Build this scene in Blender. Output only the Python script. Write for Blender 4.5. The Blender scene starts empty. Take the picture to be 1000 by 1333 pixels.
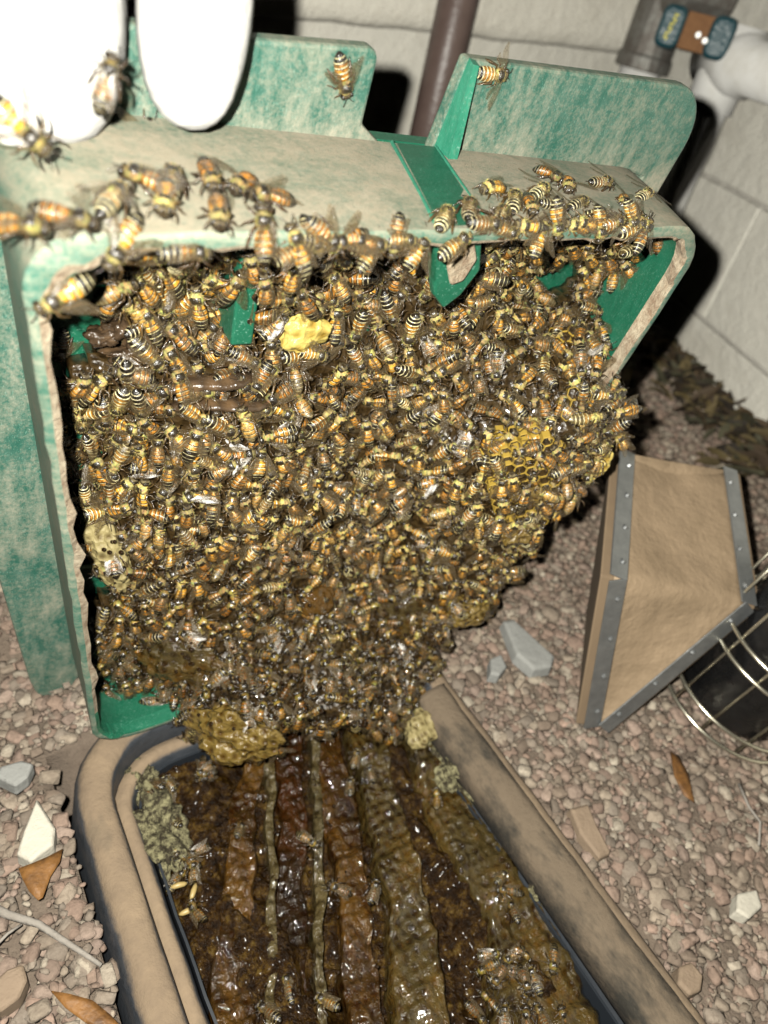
import bpy, bmesh, math, random
import numpy as np
from mathutils import Vector, Matrix, noise as mnoise
S = bpy.context.scene
C = S.collection
rng = random.Random(7)
nrg = np.random.RandomState(11)
# ------------------------------------------------------------------ camera
F = 926.0
RM = np.array([[0.83163212, -0.18479925, 0.52367666],
               [-0.51481064, -0.61014595, 0.60223909],
               [0.20822586, -0.77043569, -0.60255359]])      # image axes (right, down, forward) -> world
CAM = np.array([0.0, 0.0, 0.33])
cd = bpy.data.cameras.new('camera'); cam = bpy.data.objects.new('camera', cd); C.objects.link(cam)
mx = Matrix(((RM[0][0], -RM[0][1], -RM[0][2], 0), (RM[1][0], -RM[1][1], -RM[1][2], 0), (RM[2][0], -RM[2][1], -RM[2][2], CAM[2]), (0, 0, 0, 1)))
cam.matrix_world = mx
cd.sensor_fit = 'VERTICAL'; cd.sensor_height = 24; cd.sensor_width = 18; cd.lens = 24 * F / 1333.0
cd.clip_start = 0.01; cd.clip_end = 60
cd.dof.use_dof = True; cd.dof.focus_distance = 0.268; cd.dof.aperture_fstop = (cd.lens / 1000) / 0.0026
S.camera = cam
# ------------------------------------------------------------------ night sky, phone flash
w = bpy.data.worlds.new('World'); S.world = w; w.use_nodes = True
nt = w.node_tree; sky = nt.nodes.new('ShaderNodeTexSky'); sky.sky_type = 'NISHITA'; sky.sun_disc = False
sky.sun_elevation = math.radians(1.0); sky.sun_rotation = math.radians(200)
bg = nt.nodes['Background']; nt.links.new(sky.outputs[0], bg.inputs[0]); bg.inputs[1].default_value = 0.0004
FLASH_P = 2.75
ld = bpy.data.lights.new('camera_flash', 'POINT'); ld.energy = 1.0; ld.shadow_soft_size = 0.0022; ld.color = (1.0, 0.975, 0.885)
ld.use_nodes = True; ln = ld.node_tree.nodes; em = [n for n in ln if n.type == 'EMISSION'][0]
fo = ln.new('ShaderNodeLightFalloff'); fo.inputs['Strength'].default_value = FLASH_P * 10
lad = ln.new('ShaderNodeMath'); lad.operation = 'MULTIPLY_ADD'; lad.inputs[1].default_value = .42
ld.node_tree.links.new(fo.outputs['Constant'], lad.inputs[0]); ld.node_tree.links.new(fo.outputs['Linear'], lad.inputs[2]); ld.node_tree.links.new(lad.outputs[0], em.inputs['Strength'])
flash = bpy.data.objects.new('camera_flash', ld); C.objects.link(flash)
flash.location = Vector(CAM + RM @ np.array([-0.0146, -0.0100, 0.0]))
S.view_settings.view_transform = 'Standard'; S.view_settings.look = 'None'
S.cycles.diffuse_bounces = 0; S.cycles.max_bounces = 8; S.cycles.transparent_max_bounces = 12
S.view_settings.exposure = 0.0; S.view_settings.gamma = 1.0; S.view_settings.use_curve_mapping = False

# ------------------------------------------------------------------ geometry helpers
def ray(px, py): return RM @ np.array([(px - 500) / F, (py - 666) / F, 1.0])
def at_depth(px, py, d): return CAM + ray(px, py) * d
def on_plane(px, py, p0, n):
    r = ray(px, py); return CAM + r * (np.dot(n, np.array(p0) - CAM) / np.dot(n, r))
def gnd(px, py, z=0.0): return on_plane(px, py, (0, 0, z), np.array([0, 0, 1.0]))
def unit(v): v = np.array(v, float); return v / np.linalg.norm(v)
LU = np.array([1.0, 0, 0]); LV = np.array([0, .1709622, -.98527759]); LN = np.array([0, .98527759, .1709622])
LO = np.array([.025, .163, .266])          # front top left corner of the lid's skirt
def L(u, v, wv): return LO + (u + .070 * max(0.0, v) * (1 - u / .24)) * LU + v * LV + wv * LN
def on_lid(px, py, wv): return on_plane(px, py, L(0, 0, wv), LN)
def uv_of(p): q = p - LO; return q @ LU, q @ LV, q @ LN

def obj(name, mesh, mat=None, parent=None, **props):
    o = bpy.data.objects.new(name, mesh); C.objects.link(o)
    if mat is not None:
        for m in (mat if isinstance(mat, (list, tuple)) else [mat]): mesh.materials.append(m)
    if parent is not None: o.parent = parent
    for k, v in props.items(): o[k] = v
    return o
def empty(name, loc, label, cat, group=None):
    o = bpy.data.objects.new(name, None); C.objects.link(o); o.location = Vector(loc); o.empty_display_size = .01
    o['label'] = label; o['category'] = cat
    if group: o['group'] = group
    return o
class MB:
    """collects geometry in world coordinates, then links it as ONE mesh object"""
    def __init__(s): s.v = []; s.f = []; s.mi = []
    def add(s, vs, fs, mi=0):
        b = len(s.v); s.v += [tuple(map(float, q)) for q in vs]; s.f += [tuple(b + i for i in f) for f in fs]; s.mi += [mi] * len(fs)
    def tube(s, pts, rad, seg=8, caps=True, mi=0, flat=1.0):
        pts = [np.array(p, float) for p in pts]; n = len(pts)
        rad = [rad] * n if not hasattr(rad, '__len__') else rad
        ref = None; vs = []; fs = []
        for i in range(n):
            t = unit(pts[min(i + 1, n - 1)] - pts[max(i - 1, 0)])
            if ref is None: ref = np.array([0, 0, 1.0]) if abs(t[2]) < .9 else np.array([1.0, 0, 0])
            a = unit(np.cross(ref, t)); b = np.cross(t, a); ref = b
            for k in range(seg):
                th = 2 * math.pi * k / seg; vs.append(pts[i] + rad[i] * (math.cos(th) * a + flat * math.sin(th) * b))
        for i in range(n - 1):
            for k in range(seg):
                k2 = (k + 1) % seg; fs.append((i * seg + k, i * seg + k2, (i + 1) * seg + k2, (i + 1) * seg + k))
        if caps:
            fs.append(tuple(range(seg))[::-1]); fs.append(tuple((n - 1) * seg + k for k in range(seg)))
        s.add(vs, fs, mi)
    def box(s, c, ax, ay, az, mi=0):
        c, ax, ay, az = [np.array(q, float) for q in (c, ax, ay, az)]
        vs = [c + i * ax + j * ay + k * az for k in (-1, 1) for j in (-1, 1) for i in (-1, 1)]
        s.add(vs, [(0, 2, 3, 1), (4, 5, 7, 6), (0, 1, 5, 4), (2, 6, 7, 3), (0, 4, 6, 2), (1, 3, 7, 5)], mi)
    def prism(s, outline, off, mi=0):
        n = len(outline); a = [np.array(p, float) for p in outline]; b = [p + np.array(off, float) for p in a]
        s.add(a + b, [tuple(range(n))[::-1], tuple(range(n, 2 * n))] + [(i, (i + 1) % n, n + (i + 1) % n, n + i) for i in range(n)], mi)
    def loft(s, loops, closed=True, mi=0, cap0=False, cap1=False):
        n = len(loops[0]); vs = [p for l in loops for p in l]; fs = []
        for i in range(len(loops) - 1):
            for k in range(n if closed else n - 1):
                k2 = (k + 1) % n; fs.append((i * n + k, i * n + k2, (i + 1) * n + k2, (i + 1) * n + k))
        if cap0: fs.append(tuple(range(n))[::-1])
        if cap1: fs.append(tuple((len(loops) - 1) * n + k for k in range(n)))
        s.add(vs, fs, mi)
    def build(s, name, mat, parent=None, smooth=False, bevel=0, sub=0, recalc=True, **props):
        m = bpy.data.meshes.new(name)
        o0 = np.array(parent.location) if parent is not None and parent.type == 'EMPTY' and '_o' not in parent else (np.array(parent['_o']) if parent is not None and '_o' in parent else np.zeros(3))
        m.from_pydata([tuple(np.array(q) - o0) for q in s.v], [], s.f)
        if recalc:
            bm = bmesh.new(); bm.from_mesh(m); bmesh.ops.recalc_face_normals(bm, faces=bm.faces); bm.to_mesh(m); bm.free()
        o = obj(name, m, mat, parent, **props)
        if any(s.mi): m.polygons.foreach_set('material_index', s.mi)
        if smooth: m.polygons.foreach_set('use_smooth', [True] * len(m.polygons))
        if bevel:
            b = o.modifiers.new('bevel', 'BEVEL'); b.width = bevel; b.segments = 2; b.limit_method = 'ANGLE'; b.angle_limit = math.radians(40)
        if sub: q = o.modifiers.new('sub', 'SUBSURF'); q.levels = sub; q.render_levels = sub
        return o
def nz(p, sc, seed=0.0):
    return mnoise.noise(Vector((p[0] * sc + seed, p[1] * sc - seed * 1.7, p[2] * sc + seed * .3)))
def fbm(p, sc, seed=0.0, o=3):
    a = 0; k = 1.0
    for i in range(o): a += k * nz(p, sc * 2 ** i, seed + i * 9.1); k *= .5
    return a

# ------------------------------------------------------------------ materials
class MT:
    def __init__(s, name, col=(.5, .5, .5), rough=.6, metal=0, **kw):
        s.m = bpy.data.materials.new(name); s.m.use_nodes = True; s.n = s.m.node_tree.nodes; s.l = s.m.node_tree.links
        s.b = s.n['Principled BSDF']; s.b.inputs['Base Color'].default_value = (*col, 1); s.b.inputs['Roughness'].default_value = rough
        s.b.inputs['Metallic'].default_value = metal
        for k, v in kw.items(): s.b.inputs[k.replace('_', ' ')].default_value = v
        s.bumpn = None
    def coords(s, kind='Object', scale=(1, 1, 1), rot=(0, 0, 0)):
        t = s.n.new('ShaderNodeTexCoord'); mp = s.n.new('ShaderNodeMapping'); mp.inputs['Scale'].default_value = scale; mp.inputs['Rotation'].default_value = rot
        s.l.new(t.outputs[kind], mp.inputs['Vector']); return mp.outputs[0]
    def noise(s, scale, detail=4, rough=.6, vec=None, dist=0.0):
        t = s.n.new('ShaderNodeTexNoise'); t.inputs['Scale'].default_value = scale; t.inputs['Detail'].default_value = detail
        t.inputs['Roughness'].default_value = rough; t.inputs['Distortion'].default_value = dist
        s.l.new(vec if vec is not None else s.coords(), t.inputs['Vector']); return t.outputs['Fac']
    def voro(s, scale, feature='F1', vec=None, out='Distance', rnd=1.0):
        t = s.n.new('ShaderNodeTexVoronoi'); t.feature = feature; t.inputs['Scale'].default_value = scale; t.inputs['Randomness'].default_value = rnd
        s.l.new(vec if vec is not None else s.coords(), t.inputs['Vector']); return t.outputs[out]
    def ramp(s, fac, stops):
        r = s.n.new('ShaderNodeValToRGB'); e = r.color_ramp.elements
        while len(e) < len(stops): e.new(.5)
        for i, (p, c) in enumerate(stops):
            e[i].position = p; e[i].color = (*c, 1) if hasattr(c, '__len__') else (c, c, c, 1)
        s.l.new(fac, r.inputs[0]); return r.outputs[0]
    def mix(s, fac, a, b, mode='MIX'):
        x = s.n.new('ShaderNodeMix'); x.data_type = 'RGBA'; x.blend_type = mode
        for i, v in ((0, fac), (6, a), (7, b)):
            if isinstance(v, bpy.types.NodeSocket): s.l.new(v, x.inputs[i])
            elif i == 0: x.inputs[0].default_value = v
            else: x.inputs[i].default_value = (*v, 1) if hasattr(v, '__len__') else (v, v, v, 1)
        return x.outputs[2]
    def math(s, op, a, b=0.0):
        x = s.n.new('ShaderNodeMath'); x.operation = op
        for i, v in enumerate((a, b)):
            if isinstance(v, bpy.types.NodeSocket): s.l.new(v, x.inputs[i])
            else: x.inputs[i].default_value = v
        return x.outputs[0]
    def up(s):      # how far the real surface faces the sky (dust settles there)
        g = s.n.new('ShaderNodeNewGeometry'); sp = s.n.new('ShaderNodeSeparateXYZ'); s.l.new(g.outputs['Normal'], sp.inputs[0]); return sp.outputs[2]
    def attr(s, name, out='Color'):
        a = s.n.new('ShaderNodeAttribute'); a.attribute_name = name; return a.outputs[out]
    def col(s, v): s.l.new(v, s.b.inputs['Base Color']); return s
    def rough(s, v): s.l.new(v, s.b.inputs['Roughness']); return s
    def bump(s, h, dist=.001, strength=1.0):
        b = s.n.new('ShaderNodeBump'); b.inputs['Distance'].default_value = dist; b.inputs['Strength'].default_value = strength
        s.l.new(h, b.inputs['Height'])
        if s.bumpn is not None: s.l.new(s.bumpn, b.inputs['Normal'])
        s.bumpn = b.outputs[0]; s.l.new(s.bumpn, s.b.inputs['Normal']); return s

def m_lid(name, green, green2, dusty, pale=(.50, .46, .36), str_dir=(1, 1, 1), lo=.42, hi=.62):
    m = MT(name, rough=.5)
    big = m.noise(34, 6, .75, None, .6); fine = m.noise(520, 5, .85); st = m.noise(60, 5, .7, m.coords(scale=str_dir))
    g = m.mix(m.ramp(st, [(.35, 0), (.7, 1)]), green, green2)
    g = m.mix(m.ramp(m.noise(900, 2, .6, m.coords(scale=str_dir)), [(.60, 0), (.72, .5)]), g, (.30, .55, .45))
    dm = m.math('ADD', m.math('ADD', m.math('MULTIPLY', big, .36), m.math('MULTIPLY', st, .24)), m.math('MULTIPLY', fine, .40))
    dm = m.math('ADD', dm, m.math('MULTIPLY', m.up(), dusty))
    if name == 'green_flange_plastic':      # dust lodged along the fold
        sx = m.n.new('ShaderNodeSeparateXYZ'); m.l.new(m.coords(), sx.inputs[0]); rz = m.ramp(m.math('MULTIPLY', sx.outputs[2], 3.0), [(.66, .33), (.77, .40), (.79, .95), (.855, .20)])
        dm = m.math('ADD', dm, m.math('MULTIPLY', m.math('ADD', rz, -.36), .17))
    dmask = m.ramp(dm, [(lo, 0), (hi, 1)])
    dust = m.mix(m.noise(170, 5, .7), pale, (pale[0] * .72, pale[1] * .68, pale[2] * .62))
    m.col(m.mix(dmask, g, dust)); m.rough(m.ramp(dmask, [(0, .38), (1, .92)]))
    m.bump(dm, .0006); m.bump(m.noise(1500, 3, .7), .00012); return m.m
M = {}
M['lid_out'] = m_lid('faded_green_plastic', (.045, .16, .112), (.13, .245, .19), .10, pale=(.54, .49, .37), str_dir=(.5, 1, 6), lo=.43, hi=.64)
M['lid_flange'] = m_lid('green_flange_plastic', (.028, .125, .090), (.10, .20, .155), .05, pale=(.48, .45, .35), str_dir=(3, 1, 1), lo=.44, hi=.66)
M['lid_gus'] = m_lid('clean_green_plastic', (.02, .20, .12), (.05, .30, .19), .0, pale=(.3, .4, .3), str_dir=(1, 4, 1), lo=.55, hi=.8)
M['lid_in'] = m_lid('inner_green_plastic', (.010, .115, .062), (.018, .15, .085), .0, pale=(.16, .22, .14), str_dir=(1, 4, 1), lo=.60, hi=.85)
m = MT('propolis_crust', rough=.9); m.col(m.mix(m.ramp(m.noise(180, 5, .8), [(.35, 0), (.65, 1)]), (.27, .18, .115), (.58, .50, .36))); m.bump(m.noise(420, 5, .75), .0012); M['crust'] = m.m
# bees
def bee_color(m):
    a = m.attr('bc'); inf = m.n.new('ShaderNodeObjectInfo'); t = m.attr('tint', 'Fac')
    r = m.math('FRACT', m.math('ADD', inf.outputs['Random'], t))
    uv = m.n.new('ShaderNodeUVMap').outputs[0]
    v = m.noise(9, 3, .6, uv)
    c = m.mix(m.ramp(v, [(.40, 0), (.66, .85)]), a, (.022, .013, .005), 'MIX')
    hs = m.n.new('ShaderNodeHueSaturation'); m.l.new(m.math('ADD', .497, m.math('MULTIPLY', r, .016)), hs.inputs['Hue'])
    m.l.new(m.math('ADD', .65, m.math('MULTIPLY', r, .80)), hs.inputs['Value']); hs.inputs['Saturation'].default_value = 1.0
    m.l.new(c, hs.inputs['Color']); return hs.outputs[0], uv
m = MT('bee_fuzz', rough=.75); c, uv = bee_color(m); m.col(c); m.bump(m.noise(60, 3, .8, uv), .0004); m.b.inputs['Sheen Weight'].default_value = .08; m.b.inputs['Sheen Tint'].default_value = (.9, .75, .45, 1); M['fuzz'] = m.m
m = MT('bee_shell', rough=.22); c, uv = bee_color(m); m.col(c); m.rough(m.ramp(m.noise(14, 2, .6, uv), [(.3, .12), (.7, .34)])); m.bump(m.noise(30, 3, .7, uv), .00018); m.b.inputs['Specular IOR Level'].default_value = .9; m.b.inputs['Coat Weight'].default_value = .35; m.b.inputs['Coat Roughness'].default_value = .1; M['shell'] = m.m
m = MT('bee_wing', (.42, .33, .20), .21)
uv = m.n.new('ShaderNodeUVMap').outputs[0]
vein = m.ramp(m.voro(5.5, 'DISTANCE_TO_EDGE', uv), [(0, 1), (.05, 0)])
m.col(m.mix(vein, (.15, .11, .055), (.04, .02, .01)))
m.bump(m.noise(7, 3, .6, uv), .0004); m.bump(vein, .0001)
tr = m.n.new('ShaderNodeBsdfTransparent'); mxs = m.n.new('ShaderNodeMixShader'); out = m.n['Material Output']
tr.inputs[0].default_value = (1, .97, .9, 1)
m.l.new(m.math('ADD', .33, m.math('MULTIPLY', vein, .5)), mxs.inputs[0]); m.l.new(tr.outputs[0], mxs.inputs[1]); m.l.new(m.b.outputs[0], mxs.inputs[2]); m.l.new(mxs.outputs[0], out.inputs[0])
m.b.inputs['Specular IOR Level'].default_value = 1.0; m.b.inputs['Coat Weight'].default_value = 1.0; m.b.inputs['Coat Roughness'].default_value = .3
M['wing'] = m.m
# combs
def m_comb(name, c1, c2, c3, cell=230, rough=.35, coat=.3, nb=.0012):
    m = MT(name, rough=rough); v = m.voro(cell, 'F1', rnd=.45)
    c = m.mix(m.noise(45, 4, .65), c1, c2); c = m.mix(m.ramp(v, [(.15, 0), (.55, 1)]), c, c3); m.col(c)
    m.bump(v, .0015); m.bump(m.noise(120, 4, .7), nb); m.b.inputs['Coat Weight'].default_value = coat; m.b.inputs['Coat Roughness'].default_value = .08; return m.m
M['comb_dark'] = m_comb('dark_brood_comb', (.010, .006, .003), (.028, .016, .005), (.05, .030, .010), coat=.8)  # brown comb, colour deepened to stand in for weak shadow between bees
M['comb_wax'] = m_comb('yellow_wax', (.30, .17, .02), (.40, .26, .04), (.60, .47, .13), 195, coat=.25)
M['comb_amber'] = m_comb('wet_amber_comb', (.12, .062, .009), (.03, .014, .002), (.18, .12, .03), rough=.2, coat=.8, nb=.003)
M['comb_pale'] = m_comb('pale_capped_comb', (.22, .165, .06), (.07, .045, .016), (.33, .27, .12), 260, .6, .05)
M['comb_brown'] = m_comb('brown_propolis_wax', (.09, .05, .022), (.17, .105, .055), (.06, .038, .022), 160, .25, .6)
def m_honey(name, dark, mid, light, olive, stretch, amt=.5):
    m = MT(name, rough=.16); v = m.voro(205, 'F1', rnd=.35); big = m.noise(42, 5, .75, m.coords(scale=stretch))
    c = m.ramp(big, [(.38, dark), (.50, mid), (.62, light), (.76, olive)])
    c = m.mix(m.ramp(v, [(.2, 0), (.62, amt)]), c, olive); c = m.mix(m.ramp(m.noise(350, 3, .7), [(.5, 0), (.7, .45)]), c, (.03, .02, .008)); m.col(c)
    m.bump(v, .0012, .8); m.bump(m.noise(120, 4, .7), .0024); m.bump(m.noise(650, 3, .6), .0005)
    m.b.inputs['Coat Weight'].default_value = .9; m.b.inputs['Coat Roughness'].default_value = .05; m.b.inputs['Specular IOR Level'].default_value = .25
    m.rough(m.ramp(m.noise(60, 3, .6), [(.45, .08), (.68, .42)])); m.l.new(m.ramp(m.noise(55, 3, .6), [(.46, 1.0), (.66, .25)]), m.b.inputs['Coat Weight']); return m.m
ST = (1, .35, 1)
M['honey_amber'] = m_honey('amber_honey_comb', (.008, .002, .0005), (.026, .008, .001), (.095, .042, .006), (.085, .052, .014), ST, .3)
M['honey_dark'] = m_honey('dark_honey_comb', (.006, .002, .001), (.016, .005, .001), (.045, .013, .002), (.045, .028, .009), ST, .2)
M['honey_olive'] = m_honey('olive_torn_comb', (.004, .002, .001), (.022, .010, .0015), (.085, .042, .006), (.085, .062, .020), (1, .6, 1), .6)
M['honey_ridge'] = m_honey('crusty_comb_ridge', (.006, .004, .001), (.030, .020, .006), (.070, .050, .018), (.11, .085, .038), (1, .6, 1), .7)
m = MT('wet_debris', rough=.3); m.col(m.ramp(m.noise(160, 5, .8), [(.38, (.007, .0028, .0006)), (.51, (.024, .0105, .002)), (.61, (.08, .044, .008)), (.78, (.17, .125, .035))])); m.bump(m.noise(150, 5, .75), .004); m.b.inputs['Coat Weight'].default_value = .1; m.b.inputs['Coat Roughness'].default_value = .12; m.b.inputs['Specular IOR Level'].default_value = .18; M['debris'] = m.m
m = MT('mouldy_wax', rough=.8); m.col(m.mix(m.ramp(m.noise(300, 4, .7), [(.42, 0), (.6, 1)]), (.03, .022, .009), (.27, .245, .13))); m.bump(m.noise(380, 4, .7), .002); M['mould'] = m.m
m = MT('honey_film', (.30, .15, .03), .04); m.b.inputs['Transmission Weight'].default_value = .75; m.b.inputs['IOR'].default_value = 1.45; m.bump(m.noise(110, 3, .6), .0015); M['honey_film'] = m.m
M['wax_wall'] = MT('wax_cell_wall', (.42, .28, .05), .4).m
m = MT('honey_bead', (.018, .008, .002), .04); m.b.inputs['Coat Weight'].default_value = 1; m.b.inputs['Coat Roughness'].default_value = .03; M['honey_bead'] = m.m
M['larva'] = MT('larva_skin', (.42, .31, .12), .4).m
# surroundings
def m_wall(name, a, b, stain):
    m = MT(name, rough=.85); n1 = m.noise(9, 6, .7); n2 = m.noise(60, 5, .7)
    c = m.mix(m.ramp(n1, [(.35, 0), (.7, 1)]), a, b); c = m.mix(m.ramp(n2, [(.52, 0), (.75, .5)]), c, stain)
    c = m.mix(m.ramp(m.noise(5, 3, .5, m.coords(scale=(1, 1, 3))), [(.5, 0), (.75, .55)]), c, stain); m.col(c)
    m.bump(m.noise(45, 6, .7), .006, .7); m.bump(m.noise(300, 4, .7), .001); return m.m
M['block'] = m_wall('painted_block', (.78, .75, .66), (.70, .67, .59), (.54, .50, .42))
M['mortar'] = m_wall('mortar', (.60, .57, .50), (.50, .47, .42), (.28, .25, .21))
M['stucco'] = m_wall('cream_stucco', (.84, .80, .70), (.78, .74, .64), (.62, .57, .47))
m = MT('brown_pipe_paint', (.10, .065, .055), .38); m.col(m.mix(m.noise(50, 4, .7), (.085, .055, .048), (.15, .105, .09))); m.bump(m.noise(200, 3, .6), .0006); M['pipe_brown'] = m.m
m = MT('white_pvc', (.78, .77, .73), .35); m.col(m.mix(m.ramp(m.noise(30, 4, .7), [(.45, 0), (.8, .6)]), (.80, .79, .76), (.55, .52, .45))); m.bump(m.noise(60, 3, .6), .0006); M['pvc'] = m.m
m = MT('weathered_metal', (.2, .19, .18), .55, .5); m.col(m.mix(m.ramp(m.noise(45, 5, .7), [(.4, 0), (.7, 1)]), (.14, .125, .11), (.24, .24, .22))); m.bump(m.noise(160, 5, .7), .001); M['metal'] = m.m
m = MT('teal_handle_paint', (.02, .07, .085), .35); m.col(m.mix(m.ramp(m.noise(90, 4, .7), [(.55, 0), (.75, .7)]), (.012, .055, .07), (.08, .12, .12))); m.bump(m.noise(200, 4, .6), .0008); M['teal'] = m.m
m = MT('rusty_steel', (.2, .09, .03), .8, .1); m.col(m.mix(m.noise(130, 5, .8), (.11, .045, .018), (.30, .15, .06))); m.bump(m.noise(300, 4, .7), .001); M['rust'] = m.m
M['yellow'] = MT('yellow_print', (.62, .55, .05), .5).m
M['screw'] = MT('screw_metal', (.6, .6, .58), .35, .8).m
m = MT('gravel_stone', rough=.85); c = m.attr('bc'); c = m.mix(m.ramp(m.noise(26, 4, .7), [(.4, 0), (.68, .55)]), c, (.25, .19, .14)); m.col(m.mix(m.ramp(m.noise(380, 4, .7), [(.35, 0), (.7, .6)]), c, (.13, .095, .07))); m.bump(m.noise(500, 4, .7), .0009); M['gravel'] = m.m
m = MT('sandy_soil', rough=.95); m.col(m.mix(m.noise(90, 6, .75), (.15, .11, .08), (.30, .235, .18))); m.bump(m.noise(190, 6, .75), .004); M['soil'] = m.m
m = MT('leaf_litter', rough=.8); m.col(m.mix(m.attr('bc'), m.attr('bc'), m.noise(200, 3, .6), 'MULTIPLY')); m.col(m.attr('bc')); M['litter'] = m.m
def m_rim():
    m = MT('dusty_black_plastic', rough=.85)
    d = m.math('ADD', m.math('MULTIPLY', m.up(), .62), m.math('MULTIPLY', m.noise(60, 5, .7), .45))
    mask = m.ramp(d, [(.52, 0), (.68, 1)])
    blk = m.mix(m.noise(90, 3, .7), (.022, .028, .036), (.07, .075, .085))
    tan = m.mix(m.ramp(m.noise(38, 5, .7), [(.35, 0), (.75, 1)]), (.28, .205, .132), (.17, .125, .085))
    tan = m.mix(m.ramp(m.noise(26, 3, .6, m.coords(scale=(1.5, .6, 1))), [(.60, 0), (.72, .75)]), tan, (.07, .065, .05))
    m.col(m.mix(mask, blk, tan)); m.rough(m.ramp(mask, [(0, .45), (1, .95)])); m.bump(m.noise(260, 4, .7), .0007); return m.m
M['rim'] = m_rim()
m = MT('worn_brown_rail', rough=.9); n_ = m.noise(22, 5, .7, m.coords(scale=(2.2, .8, 1)))
m.col(m.mix(m.ramp(n_, [(.46, 0), (.62, 1)]), m.mix(m.noise(150, 4, .7), (.125, .092, .062), (.19, .145, .098)), (.035, .031, .024))); m.bump(m.noise(220, 5, .75), .0012); M['worn'] = m.m
M['rim_in'] = MT('inner_black_plastic', (.018, .022, .028), .45).m
m = MT('tan_bellows_vinyl', rough=.7); m.col(m.mix(m.ramp(m.noise(30, 5, .7), [(.35, 0), (.7, 1)]), (.36, .26, .165), (.25, .18, .11))); m.bump(m.noise(40, 4, .6), .003); m.bump(m.noise(600, 3, .6), .0002); M['vinyl'] = m.m
m = MT('galvanised_strip', (.30, .31, .31), .38, .75); m.col(m.mix(m.noise(90, 5, .7), (.16, .17, .175), (.40, .41, .41))); m.bump(m.noise(70, 3, .6), .0008); M['strip'] = m.m
m = MT('bellows_wood', rough=.8); m.col(m.mix(m.noise(60, 4, .7, m.coords(scale=(1, 1, .2))), (.16, .11, .07), (.28, .2, .12))); M['wood'] = m.m
m = MT('sooty_can', (.07, .07, .072), .28, .9); m.rough(m.ramp(m.noise(40, 4, .7), [(.4, .2), (.7, .5)])); m.bump(m.noise(25, 3, .6), .004); M['can'] = m.m
M['wire'] = MT('steel_wire', (.62, .58, .46), .25, .9).m
m = MT('white_glove_leather', rough=.55); m.col(m.mix(m.noise(40, 4, .6), (.86, .85, .82), (.80, .79, .75))); m.bump(m.noise(90, 4, .6), .001); M['glove'] = m.m
m = MT('dry_leaf', rough=.6); m.col(m.mix(m.ramp(m.noise(90, 4, .7), [(.4, 0), (.65, 1)]), (.25, .115, .03), (.10, .045, .014))); m.bump(m.noise(300, 3, .6), .0006); M['leaf'] = m.m
m = MT('grey_twig', rough=.85); m.col(m.mix(m.noise(250, 4, .7), (.20, .17, .14), (.38, .35, .31))); m.bump(m.noise(400, 4, .7), .0008); M['twig'] = m.m
def m_stone(name, a, b):
    m = MT(name, rough=.8); m.col(m.mix(m.noise(120, 5, .7), a, b)); m.bump(m.noise(200, 5, .7), .001); return m.m
M['stone_white'] = m_stone('pale_stone', (.62, .58, .48), (.52, .48, .40))
M['stone_grey'] = m_stone('grey_stone', (.33, .33, .31), (.25, .25, .235))
M['stone_brown'] = m_stone('brown_stone', (.30, .22, .15), (.22, .16, .11))

# ------------------------------------------------------------------ numpy join of many copies into one mesh
def tri_data(mesh):
    mesh.calc_loop_triangles(); nv = len(mesh.vertices)
    co = np.zeros(nv * 3, 'f'); mesh.vertices.foreach_get('co', co); co = co.reshape(-1, 3)
    nt_ = len(mesh.loop_triangles)
    tv = np.zeros(nt_ * 3, 'i'); mesh.loop_triangles.foreach_get('vertices', tv)
    tl = np.zeros(nt_ * 3, 'i'); mesh.loop_triangles.foreach_get('loops', tl)
    mi = np.zeros(nt_, 'i'); mesh.loop_triangles.foreach_get('material_index', mi)
    d = dict(co=co, tv=tv.reshape(-1, 3), mi=mi)
    if 'bc' in mesh.color_attributes:
        c = np.zeros(len(mesh.loops) * 4, 'f'); mesh.color_attributes['bc'].data.foreach_get('color', c); d['col'] = c.reshape(-1, 4)[tl]
    if mesh.uv_layers:
        c = np.zeros(len(mesh.loops) * 2, 'f'); mesh.uv_layers[0].data.foreach_get('uv', c); d['uv'] = c.reshape(-1, 2)[tl]
    return d
def join_copies(name, items, mats, smooth=True):
    """items: list of (data, 3x3 matrix, location, colour or None, tint)"""
    V, T, MI, CO, UVS, TI = [], [], [], [], [], []; b = 0
    for d, m3, loc, col, tint in items:
        V.append(d['co'] @ np.array(m3).T + loc); T.append(d['tv'] + b); b += len(d['co']); MI.append(d['mi'])
        k = len(d['tv']) * 3
        CO.append(d['col'] if col is None else np.tile(np.array([*col, 1], 'f'), (k, 1)))
        if 'uv' in d: UVS.append(d['uv'])
        TI.append(np.full(k, tint, 'f'))
    V = np.concatenate(V); T = np.concatenate(T); MI = np.concatenate(MI)
    me = bpy.data.meshes.new(name); me.vertices.add(len(V)); me.vertices.foreach_set('co', V.astype('f').ravel())
    me.loops.add(T.size); me.loops.foreach_set('vertex_index', T.astype('i').ravel())
    me.polygons.add(len(T)); me.polygons.foreach_set('loop_start', np.arange(0, T.size, 3, dtype='i')); me.polygons.foreach_set('loop_total', np.full(len(T), 3, 'i'))
    me.polygons.foreach_set('material_index', MI.astype('i')); me.polygons.foreach_set('use_smooth', np.full(len(T), smooth))
    a = me.color_attributes.new('bc', 'FLOAT_COLOR', 'CORNER'); a.data.foreach_set('color', np.concatenate(CO).astype('f').ravel())
    t = me.attributes.new('tint', 'FLOAT', 'CORNER'); t.data.foreach_set('value', np.concatenate(TI).astype('f'))
    if UVS: u = me.uv_layers.new(name='UVMap'); u.data.foreach_set('uv', np.concatenate(UVS).astype('f').ravel())
    me.update(calc_edges=True)
    for mm in mats: me.materials.append(mm)
    return me

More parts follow.
